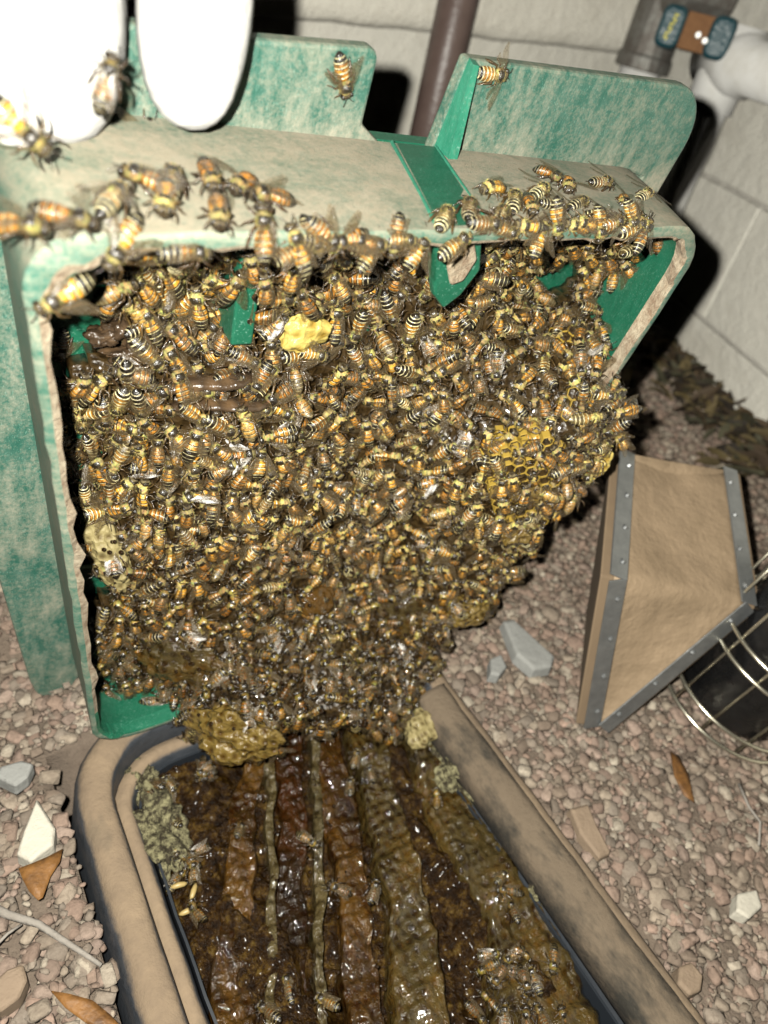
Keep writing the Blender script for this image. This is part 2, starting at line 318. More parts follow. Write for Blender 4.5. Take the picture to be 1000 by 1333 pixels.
# ================================================================== GROUND
def dip(x, y): return .022 * math.exp(-((x - .0) ** 2 + (y - .27) ** 2) / .0035)
g = MB(); NX = 90; vs = []; fs = []
xs = np.concatenate([np.linspace(-6, -.25, 8)[:-1], np.linspace(-.25, 1.1, 100), np.linspace(1.1, 8, 8)[1:]])
ys = np.concatenate([np.linspace(-6, -.2, 8)[:-1], np.linspace(-.2, .95, 90), np.linspace(.95, 6, 6)[1:]])
BX0, BX1, BY1, BY0 = .0265, .2370, .2265, -.16
for y in ys:
    for x in xs:
        inside = BX0 + .006 < x < BX1 - .006 and BY0 + .006 < y < BY1 - .006
        z = .0035 * fbm((x, y, 0), 14, 2) - dip(x, y) + (.003 if abs(x) < 2 and abs(y) < 2 else 0) - .008
        vs.append((x, y, -.22 if inside else z))
n = len(xs)
for j in range(len(ys) - 1):
    for i in range(n - 1): fs.append((j * n + i, j * n + i + 1, (j + 1) * n + i + 1, (j + 1) * n + i))
g.add(vs, fs); g.build('ground', M['soil'], smooth=True, recalc=False, kind='structure')

# pebbles
def pebble_mesh(k, sub):
    bm = bmesh.new(); bmesh.ops.create_icosphere(bm, subdivisions=sub, radius=1)
    for v in bm.verts:
        p = v.co.copy(); v.co *= 1 + .5 * nz(p, 1.1, k * 5.3) + .3 * nz(p, 2.6, k * 2.1)
        for ax in range(3):      # flat broken faces
            lim = .72 + .1 * math.sin(k * 3 + ax); v.co[ax] = max(-lim, min(lim, v.co[ax]))
    me = bpy.data.meshes.new('pebble'); bm.to_mesh(me); bm.free()
    me.materials.append(M['gravel']); return me
pdat = []
for k in range(6):
    me = pebble_mesh(k, 2)
    me.color_attributes.new('bc', 'FLOAT_COLOR', 'CORNER'); pdat.append(tri_data(me))
pdat1 = []
for k in range(5):
    me = pebble_mesh(k, 1); me.color_attributes.new('bc', 'FLOAT_COLOR', 'CORNER'); pdat1.append(tri_data(me))
PC = [(.46, .34, .275), (.37, .265, .21), (.42, .34, .26), (.38, .26, .20), (.30, .25, .20), (.46, .38, .29), (.27, .205, .155), (.36, .30, .24), (.42, .29, .225), (.54, .47, .37)]
def wall_x(y): return .789 + (y - .306) * .39
def in_box(x, y, mrg=.003): return BX0 - mrg < x < BX1 + mrg and y < BY1 + mrg
def visible(x, y, mrg=.25, z=0):
    q = RM.T @ (np.array([x, y, z]) - CAM)
    if q[2] < .05: return False
    px = q[0] / q[2] * F + 500; py = q[1] / q[2] * F + 666
    return -1000 * mrg < px < 1000 * (1 + mrg) and -100 < py < 1333 * (1 + mrg)
items = []; 
for i in range(150000):
    x = nrg.uniform(-.22, 1.05); y = nrg.uniform(-.2, .9)
    if in_box(x, y) or x > wall_x(y) or not visible(x, y) or y > .84: continue
    dist = math.hypot(x, y)
    if nrg.rand() > (.95 if dist < .55 else .55): continue
    s = .0016 + .0034 * nrg.rand() ** 2.4
    if nrg.rand() < .02: s *= 1.7
    if dist > .55: s *= 1.25
    a = nrg.uniform(0, 6.28); ca, sa = math.cos(a), math.sin(a); tx = nrg.uniform(-.5, .5)
    m3 = np.array([[ca, -sa, 0], [sa, ca, 0], [0, 0, 1]]) @ np.array([[1, 0, 0], [0, math.cos(tx), -math.sin(tx)], [0, math.sin(tx), math.cos(tx)]]) @ np.diag([s * nrg.uniform(.9, 1.5), s * nrg.uniform(.75, 1.1), s * nrg.uniform(.45, .75)])
    c = np.array(PC[nrg.randint(len(PC))]) * nrg.uniform(.58, 1.05)
    d = pdat[nrg.randint(6)] if dist < .42 and s > .0028 else pdat1[nrg.randint(5)]
    items.append((d, m3, np.array([x, y, -.0015 - dip(x, y) + nrg.uniform(-.0035, .002)]), tuple(c), 0))
print('pebbles', len(items))
me = join_copies('gravel', items, [M['gravel']]); obj('gravel', me, kind='stuff')

# leaf litter along the wall base
def leaf_mesh(Lg, Wd, curl, seed):
    vs = []; fs = []; n = 7
    for i in range(n):
        t = i / (n - 1); wv = Wd * math.sin(math.pi * min(1, t * 1.02 + .03)) ** .8 * .5
        for j, sx in enumerate((-1, 0, 1)):
            vs.append((sx * wv, (t - .5) * Lg, curl * (abs(sx) * Wd * .8 + math.sin(t * 3 + seed) * Lg * .3)))
    for i in range(n - 1):
        for j in range(2): fs.append((i * 3 + j, i * 3 + j + 1, (i + 1) * 3 + j + 1, (i + 1) * 3 + j))
    me = bpy.data.meshes.new('leaf'); me.from_pydata(vs, [], fs); me.color_attributes.new('bc', 'FLOAT_COLOR', 'CORNER'); return me
ldat = [tri_data(leaf_mesh(1, .38, .35, k)) for k in range(4)]
items = []
LC = [(.07, .045, .022), (.045, .028, .015), (.11, .08, .03), (.03, .022, .014), (.12, .09, .04), (.06, .055, .03)]
for i in range(520):
    y = nrg.uniform(.25, .86); dw = abs(nrg.normal(0, .045)); x = wall_x(y) - .012 - dw
    s = nrg.uniform(.018, .045); a = nrg.uniform(0, 6.28); b = nrg.uniform(-.7, .7); c2 = nrg.uniform(-.7, .7)
    e = Matrix.Rotation(a, 3, 'Z') @ Matrix.Rotation(b, 3, 'X') @ Matrix.Rotation(c2, 3, 'Y')
    c = np.array(LC[nrg.randint(6)]) * nrg.uniform(.6, 1.2)
    items.append((ldat[nrg.randint(4)], np.array(e) * s, np.array([x, y, .004 + .016 * math.exp(-dw * 30) * nrg.rand()]), tuple(c), 0))
obj('leaf_litter', join_copies('leaf_litter', items, [M['litter']]), kind='stuff')

# ================================================================== WALLS
wd = unit(np.array([.085, .218, 0])); wn = np.array([-wd[1], wd[0], 0])   # right wall: direction away, normal towards the camera side
CX, CY = .988, .838
t = empty('block_wall', (.789, .306, 0), 'pale grey painted block wall running down the right side behind the pipes', 'wall')
b = MB(); pa = np.array([CX, CY, -.25]) + wd * .02; pb = pa - wd * 2.6
b.prism([pa - wn * .006, pb - wn * .006, pb - wn * .12, pa - wn * .12], (0, 0, 1.5)); b.build('mortar_backing', M['mortar'], t)
zc = [(-.08, .057), (.061, .197), (.201, .337), (.341, .477), (.481, .617), (.621, .757)]
for r, (z0, z1) in enumerate(zc):
    s0 = -.02 - (.40 if r % 2 else 0.0)
    k = 0
    while s0 < 1.9:
        s1 = min(s0 + .80, 2.0); a0 = max(s0, 0.003)
        if s1 - a0 > .02:
            jit = rng.uniform(-.0015, .0015)
            p0 = np.array([CX, CY, 0]) - wd * a0; p1 = np.array([CX, CY, 0]) - wd * s1
            bb = MB(); nn_ = 6; loops = []
            for i in range(nn_ + 1):
                q = p0 + (p1 - p0) * i / nn_
                e = .0008 * fbm(q, 30, r)
                loops.append([q + wn * (jit) + np.array([0, 0, z0 + e]), q + wn * jit + np.array([0, 0, z1 + e]), q - wn * .05 + np.array([0, 0, z1 + e]), q - wn * .05 + np.array([0, 0, z0 + e])])
            bb.loft(loops, cap0=True, cap1=True); bb.build('block', M['block'], t, bevel=.0022)
        s0 = s1 + .004; k += 1
# back wall with its projecting cream ledge
t = empty('back_wall', (.4, .845, 0), 'cream stucco back wall with a rough rounded ledge behind the brown pipe', 'wall')
b = MB(); b.prism([(-2.2, .848, -.2), (CX + .1, .848, -.2), (CX + .1, .95, -.2), (-2.2, .95, -.2)], (0, 0, 1.5)); b.build('lower_face', M['block'], t)
b = MB(); loops = []
for i in range(90):
    x = -1.6 + (CX + 1.6) * i / 89
    zb = .33 - .038 + (x - .9) * .072
    zb += .002 * fbm((x, 0, 0), 20, 5)
    prof = []
    for k, (dy, dz) in enumerate([(0, 0), (-.012, -.001), (-.021, .006), (-.024, .02), (-.023, .06), (-.019, .11), (-.014, .16), (0, .20)]):
        e = .0025 * fbm((x, dz * 3, dy), 17, 3); prof.append((x, .848 + dy - (e if k else 0), zb + dz))
    loops.append(prof)
b.loft(loops, closed=True, cap0=True, cap1=True); b.build('ledge', M['stucco'], t, smooth=True)

# pipes
t = empty('brown_pipe', (.585, .78, 0), 'brown painted vertical pipe standing behind the notch in the green lid', 'pipe')
b = MB(); b.tube([(.585, .778, -.02), (.585, .777, .2), (.583, .776, .62)], .0225, 24); b.build('pipe', M['pipe_brown'], t, smooth=True)
b = MB(); b.box((.583, .812, .46), (.035, 0, 0), (0, .018, 0), (0, 0, .009)); b.tube([(.583, .776, .45), (.583, .776, .47)], .0245, 24); b.build('clamp', M['metal'], t, smooth=False)
WP = np.array([.789, .306, 0]) + wn * .05
pv_top = on_plane(948, 80, WP, wn); pv_bot = on_plane(914, 141, WP, wn); pv_bot[:2] = pv_top[:2]
t = empty('white_pvc_pipe', (pv_top[0], pv_top[1], 0), 'white PVC tee of pipes at top right, in front of the block wall', 'pipe')
b = MB(); b.tube([(pv_top[0], pv_top[1], -.03), (pv_top[0], pv_top[1], pv_top[2] + .03)], .0235, 24); b.build('riser', M['pvc'], t, smooth=True)
b = MB(); b.tube([pv_top + wd * .03, pv_top - wd * .045, pv_top - wd * .05, pv_top - wd * 1.0], [.031, .031, .026, .026], 24); b.build('branch_pipe', M['pvc'], t, smooth=True)
b = MB(); b.tube([pv_top + np.array([0, 0, -.05]), pv_top + np.array([0, 0, .035])], .0285, 24); b.build('collar', M['pvc'], t, smooth=True)
# metal regulator body and ball valve
P1 = on_plane(858, 25, WP + wn * .02, wn); P2 = on_plane(828, 88, WP + wn * .02, wn)
t = empty('water_shutoff', (P1[0], P1[1], 0), 'dark weathered metal fitting on a white stub above the right end of the lid', 'pipe fitting')
b = MB(); x, y = P1[0], P1[1]
b.tube([(x, y, P2[2]), (x, y, P2[2] + .016), (x, y, P2[2] + .017), (x, y, P2[2] + .12)], [.036, .036, .033, .033], 20); b.build('body', M['metal'], t, smooth=False, bevel=.003)
b = MB(); b.tube([(x, y, -.03), (x, y, P2[2] + .002)], .027, 20); b.build('stub_pipe', M['pvc'], t, smooth=True)
q = on_plane(915, -12, WP + wn * .02, wn)
b = MB(); b.tube([q + wn * .035, q - wn * .03], .033, 18); b.build('port', M['metal'], t, smooth=False, bevel=.003)
# handle
HC = on_plane(905, 42, WP + wn * .06, wn); hn = unit(unit(CAM - HC) + np.array([0, 0, .15]))
hx = unit(on_plane(950, 53, HC, hn) - on_plane(860, 31, HC, hn)); hz = unit(np.cross(hn, hx)); hz = hz if hz[2] > 0 else -hz
HL = np.linalg.norm(on_plane(952, 53, HC, hn) - on_plane(857, 31, HC, hn)) / 2
hb = bpy.data.objects.new('lever', None); C.objects.link(hb); hb.parent = t; hb['label'] = 'dark teal lever with a rusty brown middle and two screws'; hb['_o'] = tuple(map(float, t.location)); t = hb
def rrect(c, ax, az, hx_, hz_, r, seg=4):
    out = []
    for (sx, sz, a0) in ((1, 1, 0), (-1, 1, 90), (-1, -1, 180), (1, -1, 270)):
        for k in range(seg + 1):
            a = math.radians(a0 + 90 * k / seg); out.append(c + ax * (sx * (hx_ - r) + r * math.cos(a)) + az * (sz * (hz_ - r) + r * math.sin(a)))
    return out
HH = HL * .50
for sx in (-1, 1):
    b = MB(); c = HC + hx * sx * HL * .67
    b.loft([rrect(c - hn * .006, hx, hz, HL * .33, HH, .009), rrect(c + hn * .004, hx, hz, HL * .33, HH, .009), rrect(c + hn * .008, hx, hz, HL * .28, HH * .85, .008)], cap0=True, cap1=True)
    b.build('grip', M['teal'], t, smooth=False, bevel=.002)
b = MB(); b.box(HC + hx * HL * .08, hx * HL * .42, hz * HH * .86, hn * .0035); b.build('rusty_plate', M['rust'], t, bevel=.001)
b = MB(); b.tube([HC - hn * .05, HC + hn * .002], .011, 12); b.build('stem', M['metal'], t, smooth=True)
for dx, dz in ((.10, -.12), (.32, -.30)):
    b = MB(); c = HC + hx * HL * dx + hz * HH * dz; b.tube([c + hn * .003, c + hn * .008], [.0038, .0028], 12); b.build('screw', M['screw'], t, smooth=False)
b = MB()   # worn, unreadable raised print
for k in range(6):
    c = HC - hx * HL * (.62) + hz * HH * (.5 - k * .21) - hx * HL * .02 * k + hn * .0085
    b.box(c + hx * .0005 * (k % 2), hx * .0022, hz * .0009, hn * .0006); b.box(c - hz * .0012 + hx * .0014 * (1 if k % 2 else -1), hx * .0007, hz * .0016, hn * .0006)
b.build('raised_print', M['yellow'], t)

# ================================================================== VALVE BOX IN THE GROUND
def rr_xy(x0, x1, y0, y1, r, z, seg=8):
    out = []
    for (cx, cy, a0) in ((x1 - r, y1 - r, 0), (x0 + r, y1 - r, 90), (x0 + r, y0 + r, 180), (x1 - r, y0 + r, 270)):
        for k in range(seg + 1):
            a = math.radians(a0 + 90 * k / seg); out.append(np.array([cx + r * math.cos(a), cy + r * math.sin(a), z]))
    return out
def densify(lp, n=6):
    o = []
    for i in range(len(lp)):
        a = lp[i]; b_ = lp[(i + 1) % len(lp)]; k = max(1, int(np.linalg.norm(b_ - a) / .012))
        for j in range(k): o.append(a + (b_ - a) * j / k)
    return o
t = empty('valve_box', (.139, .02, 0), 'open rectangular irrigation box sunk in the gravel, its dusty tan rim around torn combs', 'valve box')
def box_loops(spec): return [densify(rr_xy(BX0 + d, BX1 - d, BY0 + d, BY1 - d, r, z)) for d, r, z in spec]
def same_loops(spec, seg=8):
    out = []
    for d, r, z in spec:
        base = rr_xy(BX0 + d, BX1 - d, BY0 + d, BY1 - d, .046 - d * .75, z, seg)
        o = []
        for i in range(len(base)):
            a = base[i]; b_ = base[(i + 1) % len(base)]; k = 24 if np.linalg.norm(b_ - a) > .05 else 1
            for j in range(k): o.append(a + (b_ - a) * j / k)
        for i, p in enumerate(o): o[i] = p + np.array([.0006 * nz(p, 60, 1), .0006 * nz(p, 60, 4), .0007 * nz(p, 30, 2)])
        out.append(o)
    return out
b = MB(); b.loft(same_loops([(-.002, 0, -.03), (.0005, 0, .001), (.0022, 0, .0052), (.0050, 0, .0080), (.0080, 0, .0087), (.0135, 0, .0084), (.0160, 0, .0068), (.0172, 0, .003), (.0175, 0, -.009)])); b.build('rim', M['rim'], t, smooth=True, bevel=0)
b = MB(); b.loft(same_loops([(.0177, 0, -.0085), (.0200, 0, -.0065), (.0225, 0, -.0060), (.0245, 0, -.0075), (.0262, 0, -.011), (.0275, 0, -.2)])); b.build('inner_ledge', M['rim'], t, smooth=True)
b = MB(); b.loft(same_loops([(.0278, 0, -.012), (.0290, 0, -.012), (.0310, 0, -.21)]), cap1=True); b.build('inner_wall', M['rim_in'], t)

b = MB(); loops = []
for i in range(120):
    y = BY1 - .055 - (BY1 - .055 - BY0 - .05) * i / 119; e = lambda k: .0009 * fbm((BX1, y, k), 40, k, 3)
    xr = BX1
    loops.append([np.array([xr - .0085 + e(1), y, .0045]), np.array([xr - .0090 + e(1), y, .0094 + e(2) * .5]), np.array([xr - .0125, y, .0098 + e(3) * .5]), np.array([xr - .0200 + e(4) * .6, y, .0082 + e(5) * .5]), np.array([xr - .0262 + e(6), y, .0035 + e(7) * .5]), np.array([xr - .0270, y, -.010]), np.array([xr - .0200, y, -.012])])
b.loft(loops, closed=True, cap0=True, cap1=True); b.build('side_rail', M['worn'], t, smooth=True)
# torn combs inside, each slab its own thing
def comb_slab(name, pts, hws, ztop, depth, mat, label, cat, seed, group, rag=.004):
    cs = []; 
    P = [gnd(px, py, ztop) for px, py in pts]; W = [abs(gnd(px + hw, py, ztop)[0] - gnd(px - hw, py, ztop)[0]) / 2 for (px, py), hw in zip(pts, hws)]
    d_ = P[-1] - P[-2]; ext = P[-1] + unit(d_) * .07; P.append(ext); W.append(W[-1])
    n = 260; m_ = 27; L_ = np.cumsum([0] + [np.linalg.norm(P[i + 1] - P[i]) for i in range(len(P) - 1)])
    vs = []; loops = []
    for i in range(n):
        s = L_[-1] * i / (n - 1); x = np.interp(s, L_, [p[0] for p in P]); y = np.interp(s, L_, [p[1] for p in P]); wv = np.interp(s, L_, W)
        wv *= 1.06 + .34 * fbm((x, y, 0), 38, seed, 3)
        x += .003 * nz((x, y, 0), 30, seed + 4) + .006 * nz((0, y, 0), 13, 5) + .0022 * nz((x, y, 0), 75, seed)
        lp = []
        drop = .0025 * max(0.0, min(1.0, (nz((x * .6, y, 0), 34, seed * 2.7) - .02) / .30))
        for j in range(m_):
            u = -1 + 2 * j / (m_ - 1)
            z = ztop - drop - .006 * abs(u) ** 8 + .0028 * math.exp(-((abs(u) - .86) / .10) ** 2) * (.5 + nz((x, y, u), 90, seed)) + rag * .62 * fbm((x + u * wv * .5, y, 0), 30, seed) + (.00022) * math.sin(y * 1250 + 2.2 * nz((x, y, 0), 60, seed)) + .0018 * fbm((x + u * wv, y, 0), 190, seed, 3)
            lp.append(np.array([x + u * wv, y, z]))
        lp.append(np.array([x + wv * .95, y, ztop - depth])); lp.append(np.array([x - wv * .95, y, ztop - depth])); loops.append(lp)
    b = MB(); b.loft(loops, cap0=True, cap1=True)
    o = b.build(name, mat, smooth=True); o['label'] = label; o['category'] = cat; o['group'] = group
    return o
GC = 'torn honeycombs standing in the box'
comb_slab('honeycomb', [(330, 985), (312, 1060), (303, 1180), (300, 1333)], [20, 26, 30, 34], -.012, .13, M['honey_amber'], 'amber honey-filled comb, leftmost wide strip of torn comb in the box', 'honeycomb', 1, GC)
comb_slab('honeycomb', [(352, 990), (350, 1100), (345, 1333)], [8, 7, 8], -.012, .13, M['honey_ridge'], 'thin crusty olive comb edge between the amber strip and the darkest strip', 'honeycomb', 2, GC, .005)
comb_slab('honeycomb', [(378, 890), (380, 1100), (374, 1333)], [20, 22, 26], -.018, .12, M['honey_dark'], 'darkest, almost black honey comb running down the middle left of the box', 'honeycomb', 3, GC)
comb_slab('honeycomb', [(405, 930), (413, 1150), (412, 1333)], [7, 8, 8], -.012, .13, M['honey_ridge'], 'narrow olive comb edge right of the darkest strip', 'honeycomb', 4, GC, .005)
comb_slab('honeycomb', [(412, 890), (440, 1050), (462, 1200), (470, 1333)], [18, 24, 26, 34], -.014, .12, M['honey_amber'], 'reddish amber comb strip in the centre of the box, dotted with glints', 'honeycomb', 5, GC)
comb_slab('honeycomb', [(460, 890), (500, 1050), (535, 1200), (548, 1333)], [20, 28, 34, 42], -.010, .13, M['honey_olive'], 'olive brown torn comb right of centre, ending at a black gap', 'honeycomb', 6, GC, .006)
comb_slab('honeycomb', [(530, 915), (600, 1060), (672, 1200), (715, 1333)], [24, 40, 62, 86], -.011, .13, M['honey_olive'], 'widest torn comb at the right side of the box, patched with yellow honey', 'honeycomb', 7, GC, .007)
# debris bed between them
vs = []; fs = []; nx, ny = 120, 150
for j in range(ny):
    for i in range(nx):
        x = BX0 + .030 + (BX1 - BX0 - .060) * i / (nx - 1); y = BY1 - .030 - (BY1 - BY0 - .08) * j / (ny - 1)
        edge = min(i, nx - 1 - i) / 12.0
        z = -.0260 + .006 * fbm((x, y, 0), 40, 3) + .004 * fbm((x, y, 0), 150, 7) + (.011 * max(0, min(1, (40 - i) / 12)) + .010 * max(0, min(1, (i - 84) / 14))) * min(1, edge)
        vs.append((x, y, z))
for j in range(ny - 1):
    for i in range(nx - 1): fs.append((j * nx + i, j * nx + i + 1, (j + 1) * nx + i + 1, (j + 1) * nx + i))
b = MB(); b.add(vs, fs); b.build('comb_debris', M['debris'], smooth=True, kind='stuff')

def blob(name, c, rx, ry, rz, mat, label=None, cat=None, seed=0, rag=.35, sub=4, axes=None, sc=1.3, parent=None, kind=None):
    bm = bmesh.new(); bmesh.ops.create_icosphere(bm, subdivisions=sub, radius=1)
    A = axes if axes is not None else (np.array([1., 0, 0]), np.array([0, 1., 0]), np.array([0, 0, 1.]))
    for v in bm.verts:
        p = v.co.copy(); k = 1 + rag * fbm(p, sc, seed, 4)
        q = A[0] * (p.x * rx * k) + A[1] * (p.y * ry * k) + A[2] * (p.z * rz * k); v.co = Vector(q)
    me = bpy.data.meshes.new(name); bm.to_mesh(me); bm.free(); me.polygons.foreach_set('use_smooth', [True] * len(me.polygons))
    o = obj(name, me, mat, parent); o.location = Vector(c)
    if label: o['label'] = label; o['category'] = cat
    if kind: o['kind'] = kind
    return o
blob('mouldy_wax', gnd(208, 1080, -.013), .010, .020, .008, M['mould'], 'pale yellow crumbly wax lump by the left wall of the box', 'wax lump', 4, .8, 5, sc=1.6)
blob('mouldy_wax', gnd(185, 1015, -.012), .007, .008, .006, M['mould'], 'pale crumbly wax lump just below the far left corner of the box', 'wax lump', 6, .8, 5, sc=1.6)
blob('mouldy_wax', gnd(592, 1005, -.013), .010, .018, .009, M['mould'], 'pale crusty wax lump beside the right rail of the box, upper part', 'wax lump', 9, .7, 5, sc=1.6)
blob('mouldy_wax', gnd(708, 1160, -.012), .007, .010, .006, M['mould'], 'small pale crusty wax lump beside the right rail, lower part', 'wax lump', 12, .7, 5, sc=1.6)
blob('wax_lump', gnd(548, 945, -.004), .011, .010, .009, M['comb_pale'], 'round tan wax lump at the far right corner of the box', 'wax lump', 14, .4, 4)

# ================================================================== THE GREEN LID
t = empty('green_plastic_cover', L(.12, .27, .05), 'faded green plastic box lid stood on end, its underside packed with bees and comb', 'box lid')
LID = t
def lid_outline(u0, u1, v0, v1, r, wv, seg=7, vtilt=0.0, rtl=None):
    out = []
    for (cu, cv, a0, rr) in ((u1 - r, v0 + r, -90, r), (u1 - r, v1 - r, 0, r), (u0 + r, v1 - r, 90, r), (u0 + (rtl or r), v0 + (rtl or r), 180, rtl or r)):
        cu = u1 - rr if a0 in (-90, 0) else u0 + rr; cv = v0 + rr if a0 in (-90, 180) else v1 - rr
        for k in range(seg + 1):
            a = math.radians(a0 + 90 * k / seg); uu = cu + rr * math.cos(a); vv = cv + rr * math.sin(a)
            out.append((uu, vv + vtilt * uu, wv))
    o = []
    for i in range(len(out)):
        a = np.array(out[i]); b_ = np.array(out[(i + 1) % len(out)]); k = 30 if np.linalg.norm(b_ - a) > .05 else 2
        for j in range(k): o.append(a + (b_ - a) * j / k)
    return o
def to_w(lp, jag=0.0, seed=0):
    r = []
    for q in lp:
        p = L(*q)
        if jag: p = p + np.array([jag * fbm(p, 150, seed), jag * .8 * fbm(p, 130, seed + 3), jag * fbm(p, 140, seed + 6)])
        r.append(p)
    return r
T = .0034
b = MB()
outer = [lid_outline(-.001, .237, -.004, .262, .022, 0.0, vtilt=-.035, rtl=.014), lid_outline(0, .243, -.005, .268, .022, .018, vtilt=-.03, rtl=.014), lid_outline(.002, .262, -.008, .285, .024, .0535, vtilt=0.0, rtl=.012)]
inner = [lid_outline(-.001 + T, .237 - T, -.004 + T, .262 - T, .020, 0.0, vtilt=-.035, rtl=.022), lid_outline(T, .243 - T, -.005 + T, .268 - T, .020, .018, vtilt=-.03, rtl=.02), lid_outline(.002 + T, .262 - T, -.008 + T, .285 - T, .022, .066, rtl=.02)]
b.loft([to_w(outer[2]), to_w(outer[1], .0004), to_w(outer[0], .0007, 3)]); skirt = b.build('skirt', M['lid_out'], LID, smooth=False)
skirt.data.polygons.foreach_set('use_smooth', [True] * len(skirt.data.polygons))
b = MB(); b.loft([to_w(inner[0], .0012, 3), to_w(inner[1], .0004), to_w(inner[2])]); b.build('skirt_lining', M['lid_in'], LID, smooth=True)
b = MB()
fr = [to_w(outer[0], .0007, 3)]
mid = []
for po, pi in zip(outer[0], inner[0]):
    p = L(*((np.array(po) + np.array(pi)) / 2)); p = p - LN * (.0012 + .0012 * fbm(p, 130, 8)); mid.append(p)
fr.append(mid)
inn = []
for k, pi in enumerate(inner[0]):
    c = np.array([.118, .13, 0]); q = np.array(pi) * 1.0; dirc = unit(c - q); p = L(*(q + dirc * (.0004 + .0042 * abs(fbm(L(*q), 90, 4)) * (1 if q[1] < .2 else .2)))); inn.append(p)
fr.append(inn); fr.append([p + LN * .006 for p in to_w(inner[0])])
mid = [p * (.75 if o_[0] < .012 else .35) + q * (.25 if o_[0] < .012 else .65) for p, q, o_ in zip(mid, inn, inner[0])]
fb = MB(); fb.loft([fr[0], [p * .6 + q * .4 - LN * .0006 for p, q in zip(fr[0], mid)], mid]); o = fb.build('front_edge', M['lid_out'], LID, smooth=True)
cb_ = MB(); nI = len(mid); cb_.loft([mid, inn, fr[3]])
for k, f in enumerate(cb_.f):
    if inner[0][f[0] % nI][1] > .225: cb_.mi[k] = 1
cb_.build('crusted_edge', [M['crust'], M['lid_in']], LID, smooth=False)
# panel (floor of the lid)
b = MB(); b.loft([to_w(lid_outline(.003, .260, -.006, .283, .022, .060)), to_w(lid_outline(.003, .260, -.006, .283, .022, .066))], cap0=True, cap1=True); b.build('panel', M['lid_in'], LID)
# flange plate round the skirt, with the notch cut in its top side (two pieces meet below the notch at the skirt)
def flange_piece(path, name, thick=.006):
    b = MB(); b.prism([L(u, v, .0545) for u, v in path], LN * thick); return b.build(name, M['lid_flange'], LID, bevel=.0012)
def arc(cu, cv, r, a0, a1, n=8): return [(cu + r * math.cos(math.radians(a0 + (a1 - a0) * k / n)), cv + r * math.sin(math.radians(a0 + (a1 - a0) * k / n))) for k in range(n + 1)]
flange_piece(arc(-.009, -.013, .014, 180, 270) + [(.070, -.0305)] + arc(.1065, -.030, .0035, -90, 0, 4) + [(.1105, -.012), (.1235, -.004), (.1235, .001), (.010, .001), (.0035, .02), (.0035, .305)] + arc(-.004, .290, .017, 90, 175, 7) + [(-.022, .28), (-.0225, .1)], 'flange')
flange_piece([(.1405, -.0035), (.1430, -.0355)] + arc(.250, -.0180, .0225, -90, 0, 9) + [(.2725, .285), (.262, .29), (.2590, .02), (.2555, -.004), (.245, -.006)], 'flange')
b = MB()      # gusset face on the right side of the notch
a0 = L(.1428, -.0358, .0545); a1 = L(.1405, -.0030, .0545); a2 = L(.1455, -.0030, .0545); a3 = L(.1455, -.0355, .0545)
b.add([a0, a1, L(.1402, -.0055, .0440), L(.1424, -.0352, .0510), a3, a2, L(.1445, -.0060, .0445), L(.1450, -.0350, .0510)], [(0, 1, 2, 3), (4, 7, 6, 5), (3, 2, 6, 7), (1, 5, 6, 2), (0, 3, 7, 4), (0, 4, 5, 1)])
b.build('notch_gusset', M['lid_gus'], LID)
# recessed channel running from the notch to the front edge: two low walls, green between them
def top_pt(u, f, lift): # f 0 at flange, 1 at front edge, lifted off the skirt's top face
    o2 = np.array([u, -.008, .0535]); o1 = np.array([u, -.004 - .035 * u, .0]); q = o2 + (o1 - o2) * f; q[1] -= lift; return L(*q)
b = MB()
for (ua, ub) in ((.1225, .1075), (.1405, .1270)):
    w_ = .0007
    b.loft([[top_pt(ua + (ub - ua) * k / 8 - w_, k / 8, 0), top_pt(ua + (ub - ua) * k / 8 - w_ * .4, k / 8, .0008), top_pt(ua + (ub - ua) * k / 8 + w_ * .4, k / 8, .0008), top_pt(ua + (ub - ua) * k / 8 + w_, k / 8, 0)] for k in range(9)], cap0=True, cap1=True)
b.build('channel_wall', M['lid_gus'], LID)
b = MB()
b.add([top_pt(.1235, .02, .0006), top_pt(.1085, .98, .0006), top_pt(.1260, .98, .0006), top_pt(.1395, .02, .0006)], [(0, 1, 2, 3)]); b.add([top_pt(.1235, .02, -.001), top_pt(.1085, .98, -.001), top_pt(.1260, .98, -.001), top_pt(.1395, .02, -.001)], [(3, 2, 1, 0)])
b.build('channel_floor', M['lid_in'], LID, recalc=False)
# tongue below the channel and vertical ribs on the panel
def lidw(px, py, wv): return on_lid(px, py, wv)
b = MB(); path = [(560, 296), (612, 296), (628, 318), (626, 352), (600, 385), (578, 402), (566, 385)]
b.prism([lidw(x, y, .010) for x, y in path], LN * .004); b.build('tongue', M['lid_in'], LID, bevel=.001)
b = MB(); path = [(592, 318), (618, 310), (622, 338), (604, 366), (588, 372), (584, 350)]
b.prism([lidw(x, y, .0075) for x, y in path], LN * .002); b.build('dust_crust', M['crust'], LID, bevel=.0008)
for (x, y0, y1, hw) in ((340, 322, 462, .0040), (545, 330, 500, .0030)):
    p0 = lidw(x, y0, .03); u0, v0, _ = uv_of(p0); p1 = lidw(x + (0 if x > 500 else 0), y1, .03); v1 = uv_of(p1)[1]
    b = MB(); b.prism([L(u0 - hw, v0 - .004, .036 + (x > 500) * .012), L(u0 + hw, v0 - .004, .036 + (x > 500) * .012), L(u0 + hw, v1, .036 + (x > 500) * .012), L(u0 - hw, v1, .036 + (x > 500) * .012)], LN * .022); b.build('rib', M['lid_in'], LID, bevel=.0008)
for v in (.176, .232):
    b = MB(); b.prism([L(.006, v, .045), L(.10, v, .045), L(.10, v + .003, .045), L(.006, v + .003, .045)], LN * .016); b.build('rib', M['lid_in'], LID, bevel=.0006)

